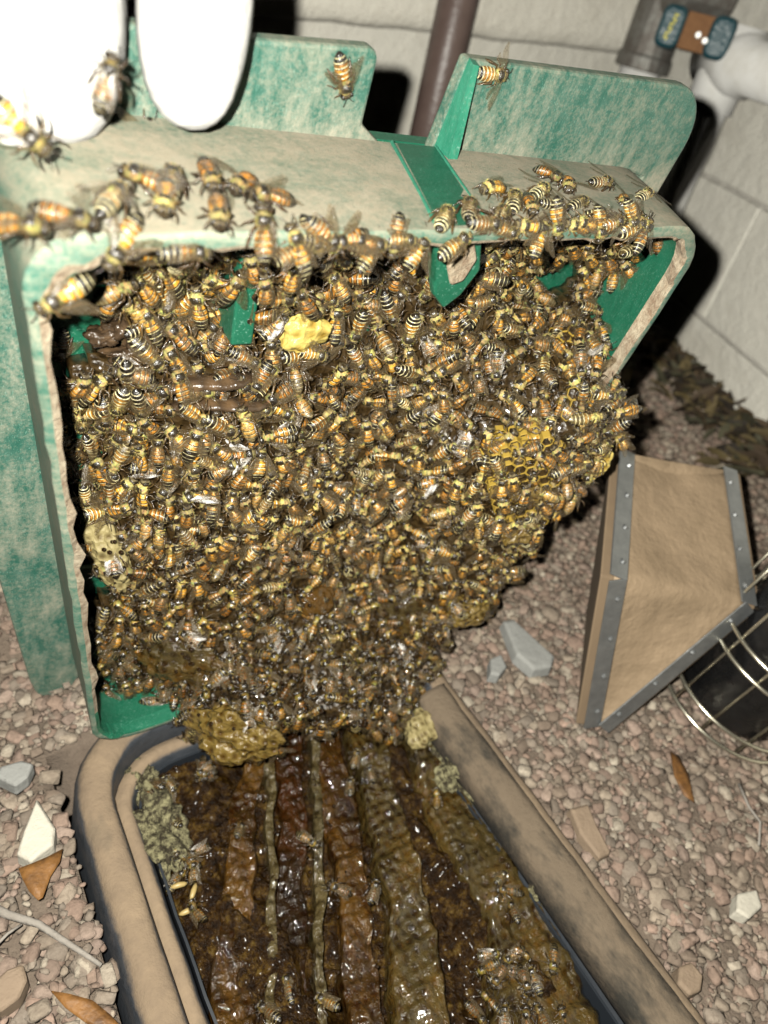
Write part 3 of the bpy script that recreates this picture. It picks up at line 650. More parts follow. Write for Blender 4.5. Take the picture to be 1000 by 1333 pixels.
# ================================================================== THE CLUSTER SURFACE
CP = [(60, 560, .058), (100, 550, .056), (200, 520, .044), (300, 400, .048), (200, 380, .05), (345, 350, .030), (450, 560, .040), (450, 400, .046), (500, 330, .045), (600, 450, .034), (700, 330, .050), (735, 362, .060), (700, 380, .050), (780, 320, .030), (850, 330, .030), (872, 335, .022),
      (830, 400, .026), (640, 600, -.004), (700, 560, -.002), (800, 550, -.016), (700, 680, -.014), (655, 740, -.014), (735, 630, -.014), (640, 780, -.012), (500, 750, .018), (300, 700, .030), (400, 650, .030), (200, 850, .030), (130, 860, .036),
      (400, 850, -.002), (550, 850, -.022), (500, 910, -.036), (530, 955, -.050), (430, 945, -.044), (300, 950, -.024), (360, 920, -.024), (110, 640, .054), (200, 640, .036), (250, 900, .004), (590, 810, -.016), (740, 450, .018), (330, 520, .034), (180, 740, .034), (540, 650, .022), (450, 820, .002)]
CPX = np.array([(c[0], c[1]) for c in CP], float); CPW = np.array([c[2] for c in CP])
_D = np.linalg.norm(CPX[:, None] - CPX[None], axis=2); _K = np.exp(-(_D / 95.0) ** 2) + np.eye(len(CP)) * .12
_mean = .022; _Wt = np.linalg.solve(_K, CPW - _mean)
def wfield(px, py):
    r = np.exp(-(np.hypot(CPX[:, 0] - px, CPX[:, 1] - py) / 95.0) ** 2); return _mean + float(r @ _Wt)
def relief(p): return .0045 * fbm(p, 28, 3, 3)
def surf(px, py, off=0.0):
    p = on_lid(px, py, wfield(px, py)); q = on_lid(px, py, wfield(px, py) + relief(p) + off); return q
def surf_frame(px, py):
    p = surf(px, py); a = surf(px + 6, py) - p; b_ = surf(px, py + 6) - p; n = unit(np.cross(a, b_)); 
    if n @ (CAM - p) < 0: n = -n
    n = unit(n * .8 + unit(CAM - p) * .25 - LN * .2); return p, n
POLY = [(150, 352), (200, 340), (330, 316), (560, 300), (640, 292), (780, 286), (850, 294), (880, 306), (878, 345), (866, 400), (842, 440), (802, 490), (812, 520), (812, 560), (775, 600), (735, 650), (700, 690), (655, 750), (640, 790), (600, 800), (566, 870), (556, 925),
        (520, 962), (470, 945), (420, 950), (385, 940), (352, 972), (300, 985), (258, 962), (230, 935), (180, 908), (120, 885), (105, 830), (150, 800), (160, 770), (122, 720), (108, 690), (75, 695), (66, 600), (72, 530), (95, 488), (150, 478), (190, 470), (190, 420), (150, 400)]
HOLES = [[(695, 395), (690, 362), (740, 325), (768, 335), (745, 385), (715, 398)], [(322, 400), (352, 398), (352, 455), (330, 462)], [(892, 300), (905, 330), (880, 360), (868, 352), (878, 318)]]
def inside(poly, x, y):
    c = False; n = len(poly); j = n - 1
    for i in range(n):
        xi, yi = poly[i]; xj, yj = poly[j]
        if (yi > y) != (yj > y) and x < (xj - xi) * (y - yi) / (yj - yi) + xi: c = not c
        j = i
    return c
def in_mass(x, y): return inside(POLY, x, y) and not any(inside(h, x, y) for h in HOLES)
# comb body under the bees
step = 9; gi = {}; vs = []; fr_f = []
xs_ = np.arange(60, 880, step); ys_ = np.arange(285, 995, step)
def vid(i, j):
    if (i, j) not in gi:
        x = xs_[i]; y = ys_[j]; p = surf(x, y, .004); p = p + LN * (.0015 + .003 * fbm(p, 120, 21)); gi[(i, j)] = len(vs); vs.append(p)
    return gi[(i, j)]
for j in range(len(ys_) - 1):
    for i in range(len(xs_) - 1):
        if all(in_mass(xs_[a], ys_[c]) for a in (i, i + 1) for c in (j, j + 1)): fr_f.append((vid(i, j), vid(i + 1, j), vid(i + 1, j + 1), vid(i, j + 1)))
ec = {}
for f in fr_f:
    for a, c in zip(f, f[1:] + f[:1]): ec[(a, c)] = ec.get((a, c), 0) + 1
bnd = [(a, c) for (a, c) in ec if (c, a) not in ec]
n0 = len(vs)
back = []
for p in vs:
    wv = (p - LO) @ LN; lim = .062; q = p + LN * max(.004, min(.020, lim - wv)); back.append(q)
b = MB(); b.add(vs + back, fr_f + [(f[3] + n0, f[2] + n0, f[1] + n0, f[0] + n0) for f in fr_f] + [(c, a, a + n0, c + n0) for a, c in bnd])
COMB = b.build('honeycomb', M['comb_dark'], smooth=True, recalc=False); COMB['label'] = 'big brown comb mass hanging in the upright green lid, carpeted with bees'; COMB['category'] = 'honeycomb'

# open cells showing through on the right
def cell_mesh():
    bm = bmesh.new(); r0, r1, h = .0030, .00252, .005; rings = []
    for (r, z) in ((r0, -.004), (r0, 0), (r0 - .00015, .0003), (r1 + .0001, .0003), (r1, 0), (r1 * .95, -.0035)):
        rings.append([bm.verts.new((r * math.cos(math.pi / 3 * k + .52), r * math.sin(math.pi / 3 * k + .52), z)) for k in range(6)])
    for a, c in zip(rings, rings[1:]):
        for k in range(6): bm.faces.new((a[k], a[(k + 1) % 6], c[(k + 1) % 6], c[k]))
    bm.faces.new(rings[-1]).material_index = 1
    for f in bm.faces:
        if all(v.co.z < .0001 for v in f.verts) and max(v.co.xy.length for v in f.verts) < .00265: f.material_index = 1
    me = bpy.data.meshes.new('cell'); bm.to_mesh(me); bm.free(); return me
cm = cell_mesh(); cm.materials.append(M['wax_wall']); cm.materials.append(M['comb_dark'])
CELLP = [[(628, 590), (650, 560), (700, 560), (740, 590), (735, 640), (700, 690), (650, 690), (640, 650)], [(715, 425), (745, 410), (760, 440), (740, 462), (720, 450)], [(735, 510), (768, 510), (765, 545), (735, 545)]]
cells = []
for poly in CELLP:
    cx = sum(p[0] for p in poly) / len(poly); cy = sum(p[1] for p in poly) / len(poly)
    p0, n0_ = surf_frame(cx, cy); a = unit(np.cross(n0_, [0, 0, 1])); c2 = np.cross(n0_, a)
    for i in range(-14, 15):
        for j in range(-14, 15):
            q = p0 + a * .0053 * (i + .5 * (j % 2)) + c2 * .0046 * j
            v = RM.T @ (q - CAM); px = v[0] / v[2] * F + 500; py = v[1] / v[2] * F + 666
            if inside(poly, px, py):
                s = surf(px, py, -.0008); o = bpy.data.objects.new('cell', cm); C.objects.link(o); o.parent = COMB
                rot = Matrix((a, c2, n0_)).transposed().to_4x4(); o.matrix_local = Matrix.Translation(Vector(s)) @ rot @ Matrix.Rotation(rng.uniform(-.08, .08), 4, 'X'); cells.append((px, py))
print('cells', len(cells))
# burr comb and honey patches
def patch(px, py, rx, ry, th, mat, name, label, cat, seed, off=-.002, rag=.35, ang=0):
    p, n = surf_frame(px, py); a = unit(np.cross(n, [0, 0, 1])); c2 = np.cross(n, a); ca, sa = math.cos(ang), math.sin(ang)
    return blob(name, p + LN * off, rx, ry, th, mat, label, cat, seed, rag, 5, axes=(a * ca + c2 * sa, c2 * ca - a * sa, n), sc=1.5)
patch(392, 427, .0085, .0080, .004, M['comb_wax'], 'burr_comb', 'bright yellow wax piece with small holes beside the green rib', 'wax piece', 3, -.003)
patch(812, 378, .007, .006, .004, M['comb_pale'], 'burr_comb', 'pale yellow wax bit near the lid\'s right edge', 'wax piece', 5, -.005, .6)
patch(138, 712, .007, .021, .006, M['comb_pale'], 'capped_comb', 'pale mottled capped comb lobe at the left edge of the cluster', 'honeycomb', 7, 0, .3, .25)
patch(300, 945, .021, .016, .010, M['comb_amber'], 'sagging_comb', 'yellow torn comb lump hanging at the bottom left over the box', 'honeycomb', 9, -.004, .45, .3)
patch(405, 772, .010, .007, .003, M['honey_film'], 'honey_patch', 'wet honey patch on the cluster, small one left of centre', 'honey', 11, -.004)
patch(235, 850, .017, .012, .004, M['honey_olive'], 'honey_patch', 'amber honey patch low on the left of the cluster', 'honey', 13, -.004, .5)
patch(520, 795, .013, .014, .004, M['honey_olive'], 'honey_patch', 'shiny honey patch low in the middle of the cluster', 'honey', 15, -.004, .5)
patch(605, 790, .013, .008, .008, M['comb_amber'], 'sagging_comb', 'amber wax lump on the lower right edge of the cluster, above the gravel', 'honeycomb', 17, -.002, .4)
patch(685, 640, .007, .005, .003, M['comb_amber'], 'burr_comb', 'curled yellow comb edge beside the open cells', 'wax piece', 18, -.002, .5)
patch(775, 602, .006, .009, .004, M['comb_wax'], 'burr_comb', 'small yellow wax lobe on the right edge of the cluster', 'wax piece', 19, -.001, .4)
patch(665, 692, .008, .005, .004, M['comb_amber'], 'burr_comb', 'yellow wax rim below the open cells', 'wax piece', 23, -.002, .5)
# brown wax webs at upper left, open dark comb
for k, (px, py, rx, ry) in enumerate([(135, 437, .0055, .003), (160, 425, .006, .004), (182, 440, .005, .005), (165, 460, .007, .0022), (190, 468, .0025, .008), (150, 402, .008, .0025)]):
    p = on_lid(px, py, .050); o = blob('wax_web', p, rx, .004, ry, M['comb_brown'], 'shiny brown wax lobe stuck to the upper left of the lid panel', 'wax piece', 30 + k, .5, 4, sc=1.7); o['group'] = 'brown wax lobes on the lid panel'
b = MB()
for (x0, y0, x1, y1, ww) in ((205, 508, 330, 488, .0045), (225, 530, 350, 522, .004)):
    p0 = surf(x0, y0, -.002); p1 = surf(x1, y1, -.002); b.tube([p0 + (p1 - p0) * k / 6 + LN * .0015 * math.sin(k) for k in range(7)], [ww * .6, ww, ww * 1.1, ww, ww * 1.05, ww, ww * .5], 10, flat=.5)
o = b.build('dark_comb', M['comb_brown'], smooth=True); o['label'] = 'bare dark brown comb edges showing between bees left of centre'; o['category'] = 'honeycomb'

# ================================================================== BEES
OR, BK, PL, TAN = (.64, .265, .035), (.009, .007, .005), (.85, .74, .42), (.60, .46, .16)
mm = .001
def make_bee(variant, lod=0):
    """returns body mesh; head +Y, back +Z, belly at about z=-2 mm; unit metres"""
    seg = (14, 8)[lod]; vs = []; fs = []; fc = []; fm = []
    r_ = random.Random(variant * 17 + 3)
    curl = (.0, .5, .15, .9, .3, -.15)[variant % 6]; stretch = (1.0, .92, 1.08, .9, 1.12, 1.0)[variant % 6]
    def lathe(rings, mi, cap=True, bald=None):
        b = len(vs)
        for (x, y, z, rx, rz) in rings:
            for k in range(seg):
                a = 2 * math.pi * k / seg; vs.append(((x + rx * math.cos(a)) * mm, y * mm, (z + rz * math.sin(a)) * mm))
        return b
    def quad_rings(b, cols, mi, colf=None):
        for i, c in enumerate(cols):
            for k in range(seg):
                k2 = (k + 1) % seg; fs.append((b + i * seg + k, b + i * seg + k2, b + (i + 1) * seg + k2, b + (i + 1) * seg + k))
                cc = colf(i, (k + .5) / seg) if colf else c
                fc.append(cc); fm.append(mi if not hasattr(mi, '__len__') else mi[i])
        n = len(cols)
        fs.append(tuple(b + n * seg + k for k in range(seg))); fc.append(cols[-1]); fm.append(mi if not hasattr(mi, '__len__') else mi[-1])
        fs.append(tuple(b + k for k in range(seg))[::-1]); fc.append(cols[0]); fm.append(mi if not hasattr(mi, '__len__') else mi[0])
    # abdomen
    tergl = [1.25, 1.45, 1.45, 1.35, 1.2, 1.1]; rr = [1.35, 2.05, 2.3, 2.3, 2.1, 1.65, .75]
    rings = []; cols = []; y = -1.35; zc = -.15; ang = 0.0
    dark = (0, 0, 1, 0, 2, 1)[variant % 6]
    for s in range(6):
        ln_ = tergl[s] * stretch; ra, rb = rr[s], rr[s + 1]
        front = OR if s < (3 if dark < 2 else 2) else BK
        if s == 3 and dark == 0: front = (.40, .17, .03)
        fr = [(0, .93, PL if s >= 1 else TAN), (.18, .985, front), (.52, 1.0, front), (.80, 1.01, BK if s > 0 or dark else OR), (.99, 1.02, None)]
        for q, (tt, sc_, c) in enumerate(fr):
            r0 = (ra + (rb - ra) * tt) * sc_; yy = y - ln_ * tt * math.cos(ang); zz = zc - ln_ * tt * math.sin(ang)
            rings.append((0, yy, zz, r0, r0 * .84))
            cols.append(c if c is not None else PL)
        y -= ln_ * math.cos(ang); zc -= ln_ * math.sin(ang); ang += curl * .18
    rings.append((0, y - .35 * math.cos(ang), zc - .35 * math.sin(ang), .12, .1)); cols = cols[:-1] + [BK]
    if lod: pass
    b = lathe(rings, 1)
    def acol(i, a):
        c = cols[i]
        if a > .55 and a < .95: c = tuple(.5 * c[j] + .5 * (.30, .21, .09)[j] for j in range(3))
        return c
    quad_rings(b, cols, 1, acol); A_end = y
    # petiole + thorax
    rings = [(0, -1.5, -.2, .6, .5), (0, -1.15, .0, 1.0, .9), (0, -.75, .1, 1.65, 1.5), (0, 0, .25, 2.05, 1.85), (0, .8, .3, 2.1, 1.9), (0, 1.6, .2, 1.8, 1.65), (0, 2.2, 0, 1.2, 1.2), (0, 2.5, -.1, .6, .7)]
    cols = [TAN] * (len(rings) - 1)
    def tcol(i, a):
        if 2 <= i <= 4 and abs(a - .25) < .15: return (.022, .017, .011)
        return tuple(v * r_.uniform(.75, 1.2) for v in TAN)
    b = lathe(rings, 0)
    for i in range(len(cols)):
        for k in range(seg):
            k2 = (k + 1) % seg; fs.append((b + i * seg + k, b + i * seg + k2, b + (i + 1) * seg + k2, b + (i + 1) * seg + k)); a = (k + .5) / seg
            baldd = 2 <= i <= 4 and abs(a - .25) < .15; fc.append(tcol(i, a)); fm.append(1 if baldd else 0)
    # head
    hz = -.35; rings = [(0, 2.35, hz, .6, .6), (0, 2.6, hz, 1.35, 1.3), (0, 3.1, hz, 1.75, 1.55), (0, 3.6, hz - .1, 1.6, 1.45), (0, 4.05, hz - .35, 1.0, 1.1), (0, 4.3, hz - .5, .45, .6)]
    cols = [TAN, (.10, .07, .035), (.045, .03, .018), (.16, .12, .06), (.05, .035, .02)]
    b = lathe(rings, 0); quad_rings(b, cols, [0, 0, 1, 0, 1])
    def ball(c, r3, col, mi, n1=6, n2=5):
        b = len(vs)
        for i in range(n2 + 1):
            ph = math.pi * i / n2
            for k in range(n1):
                th = 2 * math.pi * k / n1; vs.append(((c[0] + r3[0] * math.sin(ph) * math.cos(th)) * mm, (c[1] + r3[1] * math.sin(ph) * math.sin(th)) * mm, (c[2] + r3[2] * math.cos(ph)) * mm))
        for i in range(n2):
            for k in range(n1): fs.append((b + i * n1 + k, b + (i + 1) * n1 + k, b + (i + 1) * n1 + (k + 1) % n1, b + i * n1 + (k + 1) % n1)); fc.append(col); fm.append(mi)
    for sx in (-1, 1): ball((sx * 1.45, 3.2, hz + .1), (.55, .8, 1.15), (.008, .006, .005), 1, 8 if not lod else 6, 6 if not lod else 4)
    def limb(pts, rad, col, n=4, mi=1):
        b = len(vs); pts = [np.array(p, float) for p in pts]
        for i, p in enumerate(pts):
            tdir = unit(pts[min(i + 1, len(pts) - 1)] - pts[max(i - 1, 0)]); rf = np.array([0, 0, 1.0]) if abs(tdir[2]) < .9 else np.array([1.0, 0, 0]); a = unit(np.cross(tdir, rf)); c = np.cross(tdir, a)
            rd = rad[i] if hasattr(rad, '__len__') else rad
            for k in range(n): th = 2 * math.pi * k / n; q = p + rd * (math.cos(th) * a + math.sin(th) * c); vs.append(tuple(q * mm))
        for i in range(len(pts) - 1):
            for k in range(n): fs.append((b + i * n + k, b + i * n + (k + 1) % n, b + (i + 1) * n + (k + 1) % n, b + (i + 1) * n + k)); fc.append(col); fm.append(mi)
    nl = 4 if not lod else 3
    for sx in (-1, 1):
        j = lambda s: r_.uniform(-s, s)
        limb([(sx * .4, 4.0, hz + .4), (sx * 1.0, 4.9, .2), (sx * (1.9 + j(.4)), 6.3, -.5 + j(.5))], [.13, .12, .12], (.03, .02, .012), nl)
        lc = (.10, .055, .02)
        limb([(sx * 1.0, 1.6, -1.2), (sx * 2.4, 2.4 + j(.4), -.5), (sx * 3.1, 3.3 + j(.5), -1.6), (sx * 3.3, 4.4 + j(.6), -2.2)], [.34, .30, .20, .12], lc, nl)
        limb([(sx * 1.2, .6, -1.3), (sx * 3.0, .5 + j(.5), -.3), (sx * 4.0, -.3 + j(.7), -1.6), (sx * 4.9, -.9 + j(.7), -2.2)], [.36, .32, .22, .12], lc, nl)
        limb([(sx * 1.1, -.4, -1.3), (sx * 2.8, -1.7 + j(.4), -.2), (sx * 3.3, -3.8 + j(.5), -1.5), (sx * 3.8, -5.6 + j(.6), -2.2)], [.38, .40, .50, .14], lc, nl)
    # hair: thin blades
    for i in range(220 if not lod else 45):
        th = r_.uniform(0, 2 * math.pi); yy = r_.uniform(-1.0, 2.3) if i % 4 else r_.uniform(2.5, 3.2)
        if i % 4 and abs((th / (2 * math.pi)) - .25) < .11 and -.3 < yy < 1.5: continue
        rr_ = 2.0 * math.sqrt(max(.15, 1 - ((yy - .65) / 2.1) ** 2)) if i % 4 else 1.4
        cz = .25 if i % 4 else hz
        n_ = np.array([math.cos(th), r_.uniform(-.35, .35), math.sin(th)]); p = np.array([rr_ * math.cos(th) * .97, yy, cz + rr_ * .9 * math.sin(th)])
        tdir = unit(np.cross(n_, [r_.uniform(-1, 1), 1, r_.uniform(-1, 1)])) * (.07 if not lod else .16); tip = p + unit(n_) * r_.uniform(.45, .95)
        b = len(vs); vs.extend([tuple((p - tdir) * mm), tuple((p + tdir) * mm), tuple(tip * mm)]); fs.append((b, b + 1, b + 2)); fc.append(tuple(v * r_.uniform(.9, 1.45) for v in TAN)); fm.append(0)
    me = bpy.data.meshes.new('bee_body'); me.from_pydata(vs, [], fs)
    a = me.color_attributes.new('bc', 'FLOAT_COLOR', 'CORNER'); buf = []; uvb = []
    for f, c in zip(fs, fc):
        for vi in f: buf += [c[0], c[1], c[2], 1]; uvb += [vs[vi][0] * 100, vs[vi][1] * 100 + vs[vi][2] * 40]
    a.data.foreach_set('color', buf); u = me.uv_layers.new(name='UVMap'); u.data.foreach_set('uv', uvb)
    me.polygons.foreach_set('material_index', fm); me.polygons.foreach_set('use_smooth', [True] * len(fs))
    me.materials.append(M['fuzz']); me.materials.append(M['shell']); return me
def wing_mesh(sx, pose, lod=0):
    """fore and hind wing of one side; pose 0 folded, 1 half open, 2 spread"""
    vs = []; fs = []; uvb = []
    for (root, Lw, Ww, a0, lift) in (((1.3, 1.1, 1.75), 9.3, 3.2, (10, 34, 78)[pose], .05), ((1.4, .3, 1.45), 6.4, 2.3, (3, 22, 108)[pose], .02)):
        if pose == 2 and Lw < 7: a0 = 62
        ang = math.radians(a0); d = np.array([sx * math.sin(ang), -math.cos(ang), lift]); tt = np.array([-sx * math.cos(ang), -math.sin(ang), -.12 if pose == 0 else .06])
        n1 = 9; b = len(vs)
        for i in range(n1):
            s = i / (n1 - 1); lead = .14 * Ww * math.sin(math.pi * s) + .05; trail = Ww * (math.sin(math.pi * min(1, s ** .85 * .97)) ** .62) * (.35 + .55 * s)
            for j in range(4):
                q = -lead + (lead + trail) * j / 3
                zz = .12 * math.sin(j * 2.1 + s * 7) * (.3 + s)
                p = np.array([sx * root[0], root[1], root[2]]) + d * Lw * s + tt * q + np.array([0, 0, zz - (.9 if pose == 0 else .3) * s * s])
                vs.append(tuple(p * mm)); uvb.append((s * Lw * .11 + root[1] * .3, q * .16 + .5 + root[1]))
        for i in range(n1 - 1):
            for j in range(3): fs.append((b + i * 4 + j, b + i * 4 + j + 1, b + (i + 1) * 4 + j + 1, b + (i + 1) * 4 + j))
    me = bpy.data.meshes.new('bee_wing'); me.from_pydata(vs, [], fs)
    u = me.uv_layers.new(name='UVMap'); buf = []
    for f in fs:
        for vi in f: buf += list(uvb[vi])
    u.data.foreach_set('uv', buf); me.polygons.foreach_set('use_smooth', [True] * len(fs)); me.materials.append(M['wing']); return me
NV = 6
BODY = [make_bee(k) for k in range(NV)]; BODYL = [make_bee(k, 1) for k in range(NV)]
WING = {(s, p): wing_mesh(s, p) for s in (-1, 1) for p in (0, 1, 2)}
for me in WING.values():
    c = me.color_attributes.new('bc', 'FLOAT_COLOR', 'CORNER')
def bee_matrix(p, heading, normal, scale=1.0, roll=0.0, pitch=0.0):
    n = unit(normal); h = np.array(heading, float); h = unit(h - n * (h @ n)); x = np.cross(h, n)
    m = np.column_stack([x, h, n]) @ np.array(Matrix.Rotation(roll, 3, 'Y')) @ np.array(Matrix.Rotation(pitch, 3, 'X')); return m * scale
protos = {}
def proto(var, pose):
    """the first bee of each kind; later ones are copies sharing its meshes"""
    if (var, pose) in protos: return protos[(var, pose)], False
    r = bpy.data.objects.new('honey_bee', None); r.empty_display_size = .004
    bo = bpy.data.objects.new('body', BODY[var]); bo.parent = r
    ws = []
    for sx in (-1, 1):
        wo = bpy.data.objects.new('wing', WING[(sx, pose)]); wo.parent = r; ws.append(wo)
    for o in (r, bo, *ws): C.objects.link(o)
    protos[(var, pose)] = r; return r, True
def kids(o): return [c for c in C.objects if c.parent == o]
kidcache = {}
def place_bee(p, m3, var, pose, label, group):
    r, new = proto(var, pose)
    if new: kidcache[(var, pose)] = kids(r); root = r
    else:
        root = r.copy(); C.objects.link(root)
        for ch in kidcache[(var, pose)]:
            c = ch.copy(); C.objects.link(c); c.parent = root
    mw = Matrix([list(m3[i]) + [p[i]] for i in range(3)] + [[0, 0, 0, 1]]); root.matrix_world = mw
    root['label'] = label; root['category'] = 'bee'; root['group'] = group
    return root
# hand placed bees: pixel centre, heading in the picture (degrees, 0 right, 90 down), surface, size, wings
TOPN = unit(np.cross(LU, L(0, -.004, 0) - L(0, -.008, .0535))); TOPN = TOPN if TOPN[2] > 0 else -TOPN
def place_on(px, py, ang, p0, n, h=.0022, flip=False):
    n = unit(n); q0 = on_plane(px, py, np.array(p0) + n * h, n); q1 = on_plane(px + 8 * math.cos(math.radians(ang)), py + 8 * math.sin(math.radians(ang)), np.array(p0) + n * h, n)
    return q0, unit(q1 - q0)
PTOP = L(.1, -.0075, 0); PFL = L(0, 0, .0545)
HB = [
 (38, 176, 42, 'glove', 2, 1, 'honey bee at the far left of the lid top, walking down beside the gloved finger', 1.12),
 (142, 93, -75, 'glove', 2, 0, 'honey bee standing on the left white gloved finger', .88),
 (187, 172, -40, 'flange', 4, 2, 'lone bee between the two gloved fingers with its wings raised', 1.05),
 (449, 110, 80, 'flange', 0, 1, 'lone honey bee head down on the green flange left of the notch', 1.0),
 (648, 97, 2, 'flange_r', 1, 2, 'honey bee with spread wings on top of the flange right of the notch', 1.0),
 (35, 292, 10, 'top', 3, 1, 'leftmost bee of the row on the dusty lid top edge', 1.0),
 (100, 283, 15, 'top', 0, 2, 'second bee from the left on the dusty lid top edge, wing raised', 1.0),
 (152, 250, -50, 'top', 2, 1, 'bee climbing up to the right on the dusty lid top, left of the bee pair', 1.0),
 (224, 228, -85, 'top', 4, 0, 'dark upper bee of the pair clasped together on the lid top', 1.0),
 (214, 262, 100, 'top', 5, 0, 'lower bee of the pair clasped together on the lid top', 1.0),
 (178, 226, 200, 'top', 1, 0, 'bee half hidden behind the clasped pair on the lid top', 1.0),
 (275, 232, 70, 'top', 2, 0, 'bee with glinting white wing on the lid top left of centre', 1.0),
 (285, 280, 85, 'top', 0, 0, 'orange bee heading down over the lid edge left of centre', 1.0),
 (313, 238, 140, 'top', 3, 2, 'bee with a wing raised high on the lid top, left of centre', 1.0),
 (345, 252, 185, 'top', 1, 1, 'striped bee facing left on the lid top above the centre rib', 1.0),
 (343, 290, -92, 'front', 0, 0, 'big orange and black bee climbing over the lid edge above the rib', 1.05),
 (385, 312, -110, 'front', 2, 0, 'yellow bee just right of the big striped bee on the lid edge', 1.0),
 (153, 328, 120, 'front', 0, 1, 'big pale striped bee hanging over the top left inner corner', 1.1),
 (70, 391, 150, 'front', 2, 1, 'big bee on the lid\'s upper left corner, its wing over the dark recess', 1.1),
 (345, 372, -95, 'rib', 1, 0, 'bee climbing the crusted rib below the lid edge', .95),
 (382, 352, -80, 'rib', 0, 0, 'black banded bee on the right side of the crusted rib', .95),
 (205, 640 - 308, 5, 'rib', 4, 0, 'bee tucked under the top left lid edge', 1.0),
 (256, 328, 0, 'front', 4, 0, 'dark bee under the lid edge at left, tail to the left', .95),
 (430, 318, 10, 'front', 5, 0, 'bee lying sideways under the middle of the lid edge', 1.0),
 (490, 318, -5, 'front', 3, 0, 'bee upside down under the middle of the lid edge', 1.0),
 (581, 278, -65, 'top', 2, 0, 'glossy orange bee at the left side of the green channel', 1.0),
 (611, 266, -88, 'top', 0, 0, 'orange bee heading up in the middle of the green channel', 1.0),
 (638, 243, 170, 'top', 1, 0, 'bee lying across the top of the green channel facing left', 1.0),
 (670, 256, -85, 'top', 4, 0, 'black banded bee at the right side of the green channel, tail down', 1.0),
 (600, 312, -40, 'front', 5, 0, 'bee on the green tongue below the channel', 1.05),
 (706, 246, -35, 'top', 4, 2, 'bee on the dusty lid top just right of the green channel', 1.0),
 (740, 240, 85, 'top', 3, 2, 'blurred bee with raised wing on the right half of the lid top', 1.0),
 (728, 268, 10, 'top', 5, 1, 'bee below the two winged bees on the right half of the lid top', .9),
 (788, 236, 0, 'top', 0, 2, 'lone bee facing right on the dusty right end of the lid top', 1.0),
 (842, 252, -30, 'top', 2, 2, 'rightmost bee on the lid top near the corner', 1.0),
 (790, 284, 20, 'top', 1, 1, 'bee on the lid edge below the lone bee at the right', 1.0),
 (832, 292, -35, 'front', 3, 0, 'bee on the inner lid edge beside the right corner crust', 1.05),
 (79, 458, 100, 'panel', 2, 1, 'single bee in the dark recess below the upper left corner', .95),
 (112, 652, 80, 'mid', 0, 1, 'striped bee at the left edge of the cluster above the green gap', 1.0),
 (103, 585, -95, 'mid', 1, 0, 'bee at the left edge of the cluster, head up', 1.0),
 (96, 528, 90, 'panel', 5, 0, 'bee in the left recess halfway up', 1.0),
 (592, 412, -90, 'near', 2, 2, 'glossy orange bee with both wings open below the green tongue', 1.0),
 (580, 362, -90, 'near', 5, 0, 'bee heading up onto the tip of the green tongue', 1.0),
 (625, 365, -100, 'near', 3, 0, 'bee on the right side of the green tongue', 1.0),
 (255, 568, -70, 'near', 4, 1, 'blurred bee in flight-like flutter over the left of the cluster', 1.15),
 (415, 462, 10, 'near', 1, 1, 'bee whose wing shines white right of the yellow wax piece', 1.0),
 (335, 500, 120, 'near', 2, 1, 'bee with a glinting white wing left of centre', 1.0),
 (745, 418, 20, 'near', 3, 1, 'bee whose wing shines white at the upper right of the cluster', 1.0),
]
for k in range(24):
    xx = 392 + 19.5 * k + rng.uniform(-5, 5)
    if 560 < xx < 640: continue
    lab_ = 'honey bee in the fringe on the lid\'s front edge left of the green channel' if xx < 570 else 'honey bee in the fringe on the lid\'s front edge right of the green channel'
    HB.append((xx, (318 if xx < 560 else 297 - (xx - 640) * .02) + rng.uniform(-7, 6), rng.choice([-90, 90, 0, 180, 60, -50]) + rng.uniform(-25, 25), 'front', rng.randrange(6), 0 if rng.random() < .8 else 1, lab_, rng.uniform(.88, 1.0)))
for (xx, yy, aa) in ((692, 268, 70), (758, 262, -20), (722, 228, 30), (655, 275, -60), (768, 290, 200), (812, 262, 100)):
    HB.append((xx, yy, aa, 'top', rng.randrange(6), 0, 'honey bee among the loose group on the dusty right half of the lid top', rng.uniform(.88, .98)))
GTOP = 'bees walking on the green lid outside the cluster'
hand_px = []
for (px, py, ang, sf, var, pose, lab, sc) in HB:
    if sf == 'top': p0, n = PTOP, TOPN; h = .0024
    elif sf == 'flange': p0, n = PFL, -LN; h = .0024
    elif sf == 'flange_r': p0, n = PFL, -LN; h = .0024
    elif sf == 'front': p0, n = L(0, 0, -.001), unit(-LN + TOPN * .6); p0 = on_lid(px, py, .001); h = .002
    elif sf == 'rib': p0 = on_lid(px, py, .020); n = -LN; h = .002
    elif sf == 'panel': p0, n = L(0, 0, .0575), -LN; h = .002
    elif sf == 'mid': p0 = surf(px, py); n = -LN; h = .003
    elif sf == 'near': p0, n = surf_frame(px, py); h = .0065
    elif sf == 'glove': p0 = at_depth(px, py, .146); n = unit(CAM - p0); h = .0
    q, hd = place_on(px, py, ang, p0, n, h)
    roll = rng.uniform(-.25, .25) if sf in ('near', 'front', 'rib', 'mid') else 0
    place_bee(q, bee_matrix(q, hd, n, sc, roll), var, pose, lab, GTOP if sf in ('top', 'flange', 'flange_r', 'glove', 'front') else 'bees clustered on the comb in the lid')
    hand_px.append((px, py))
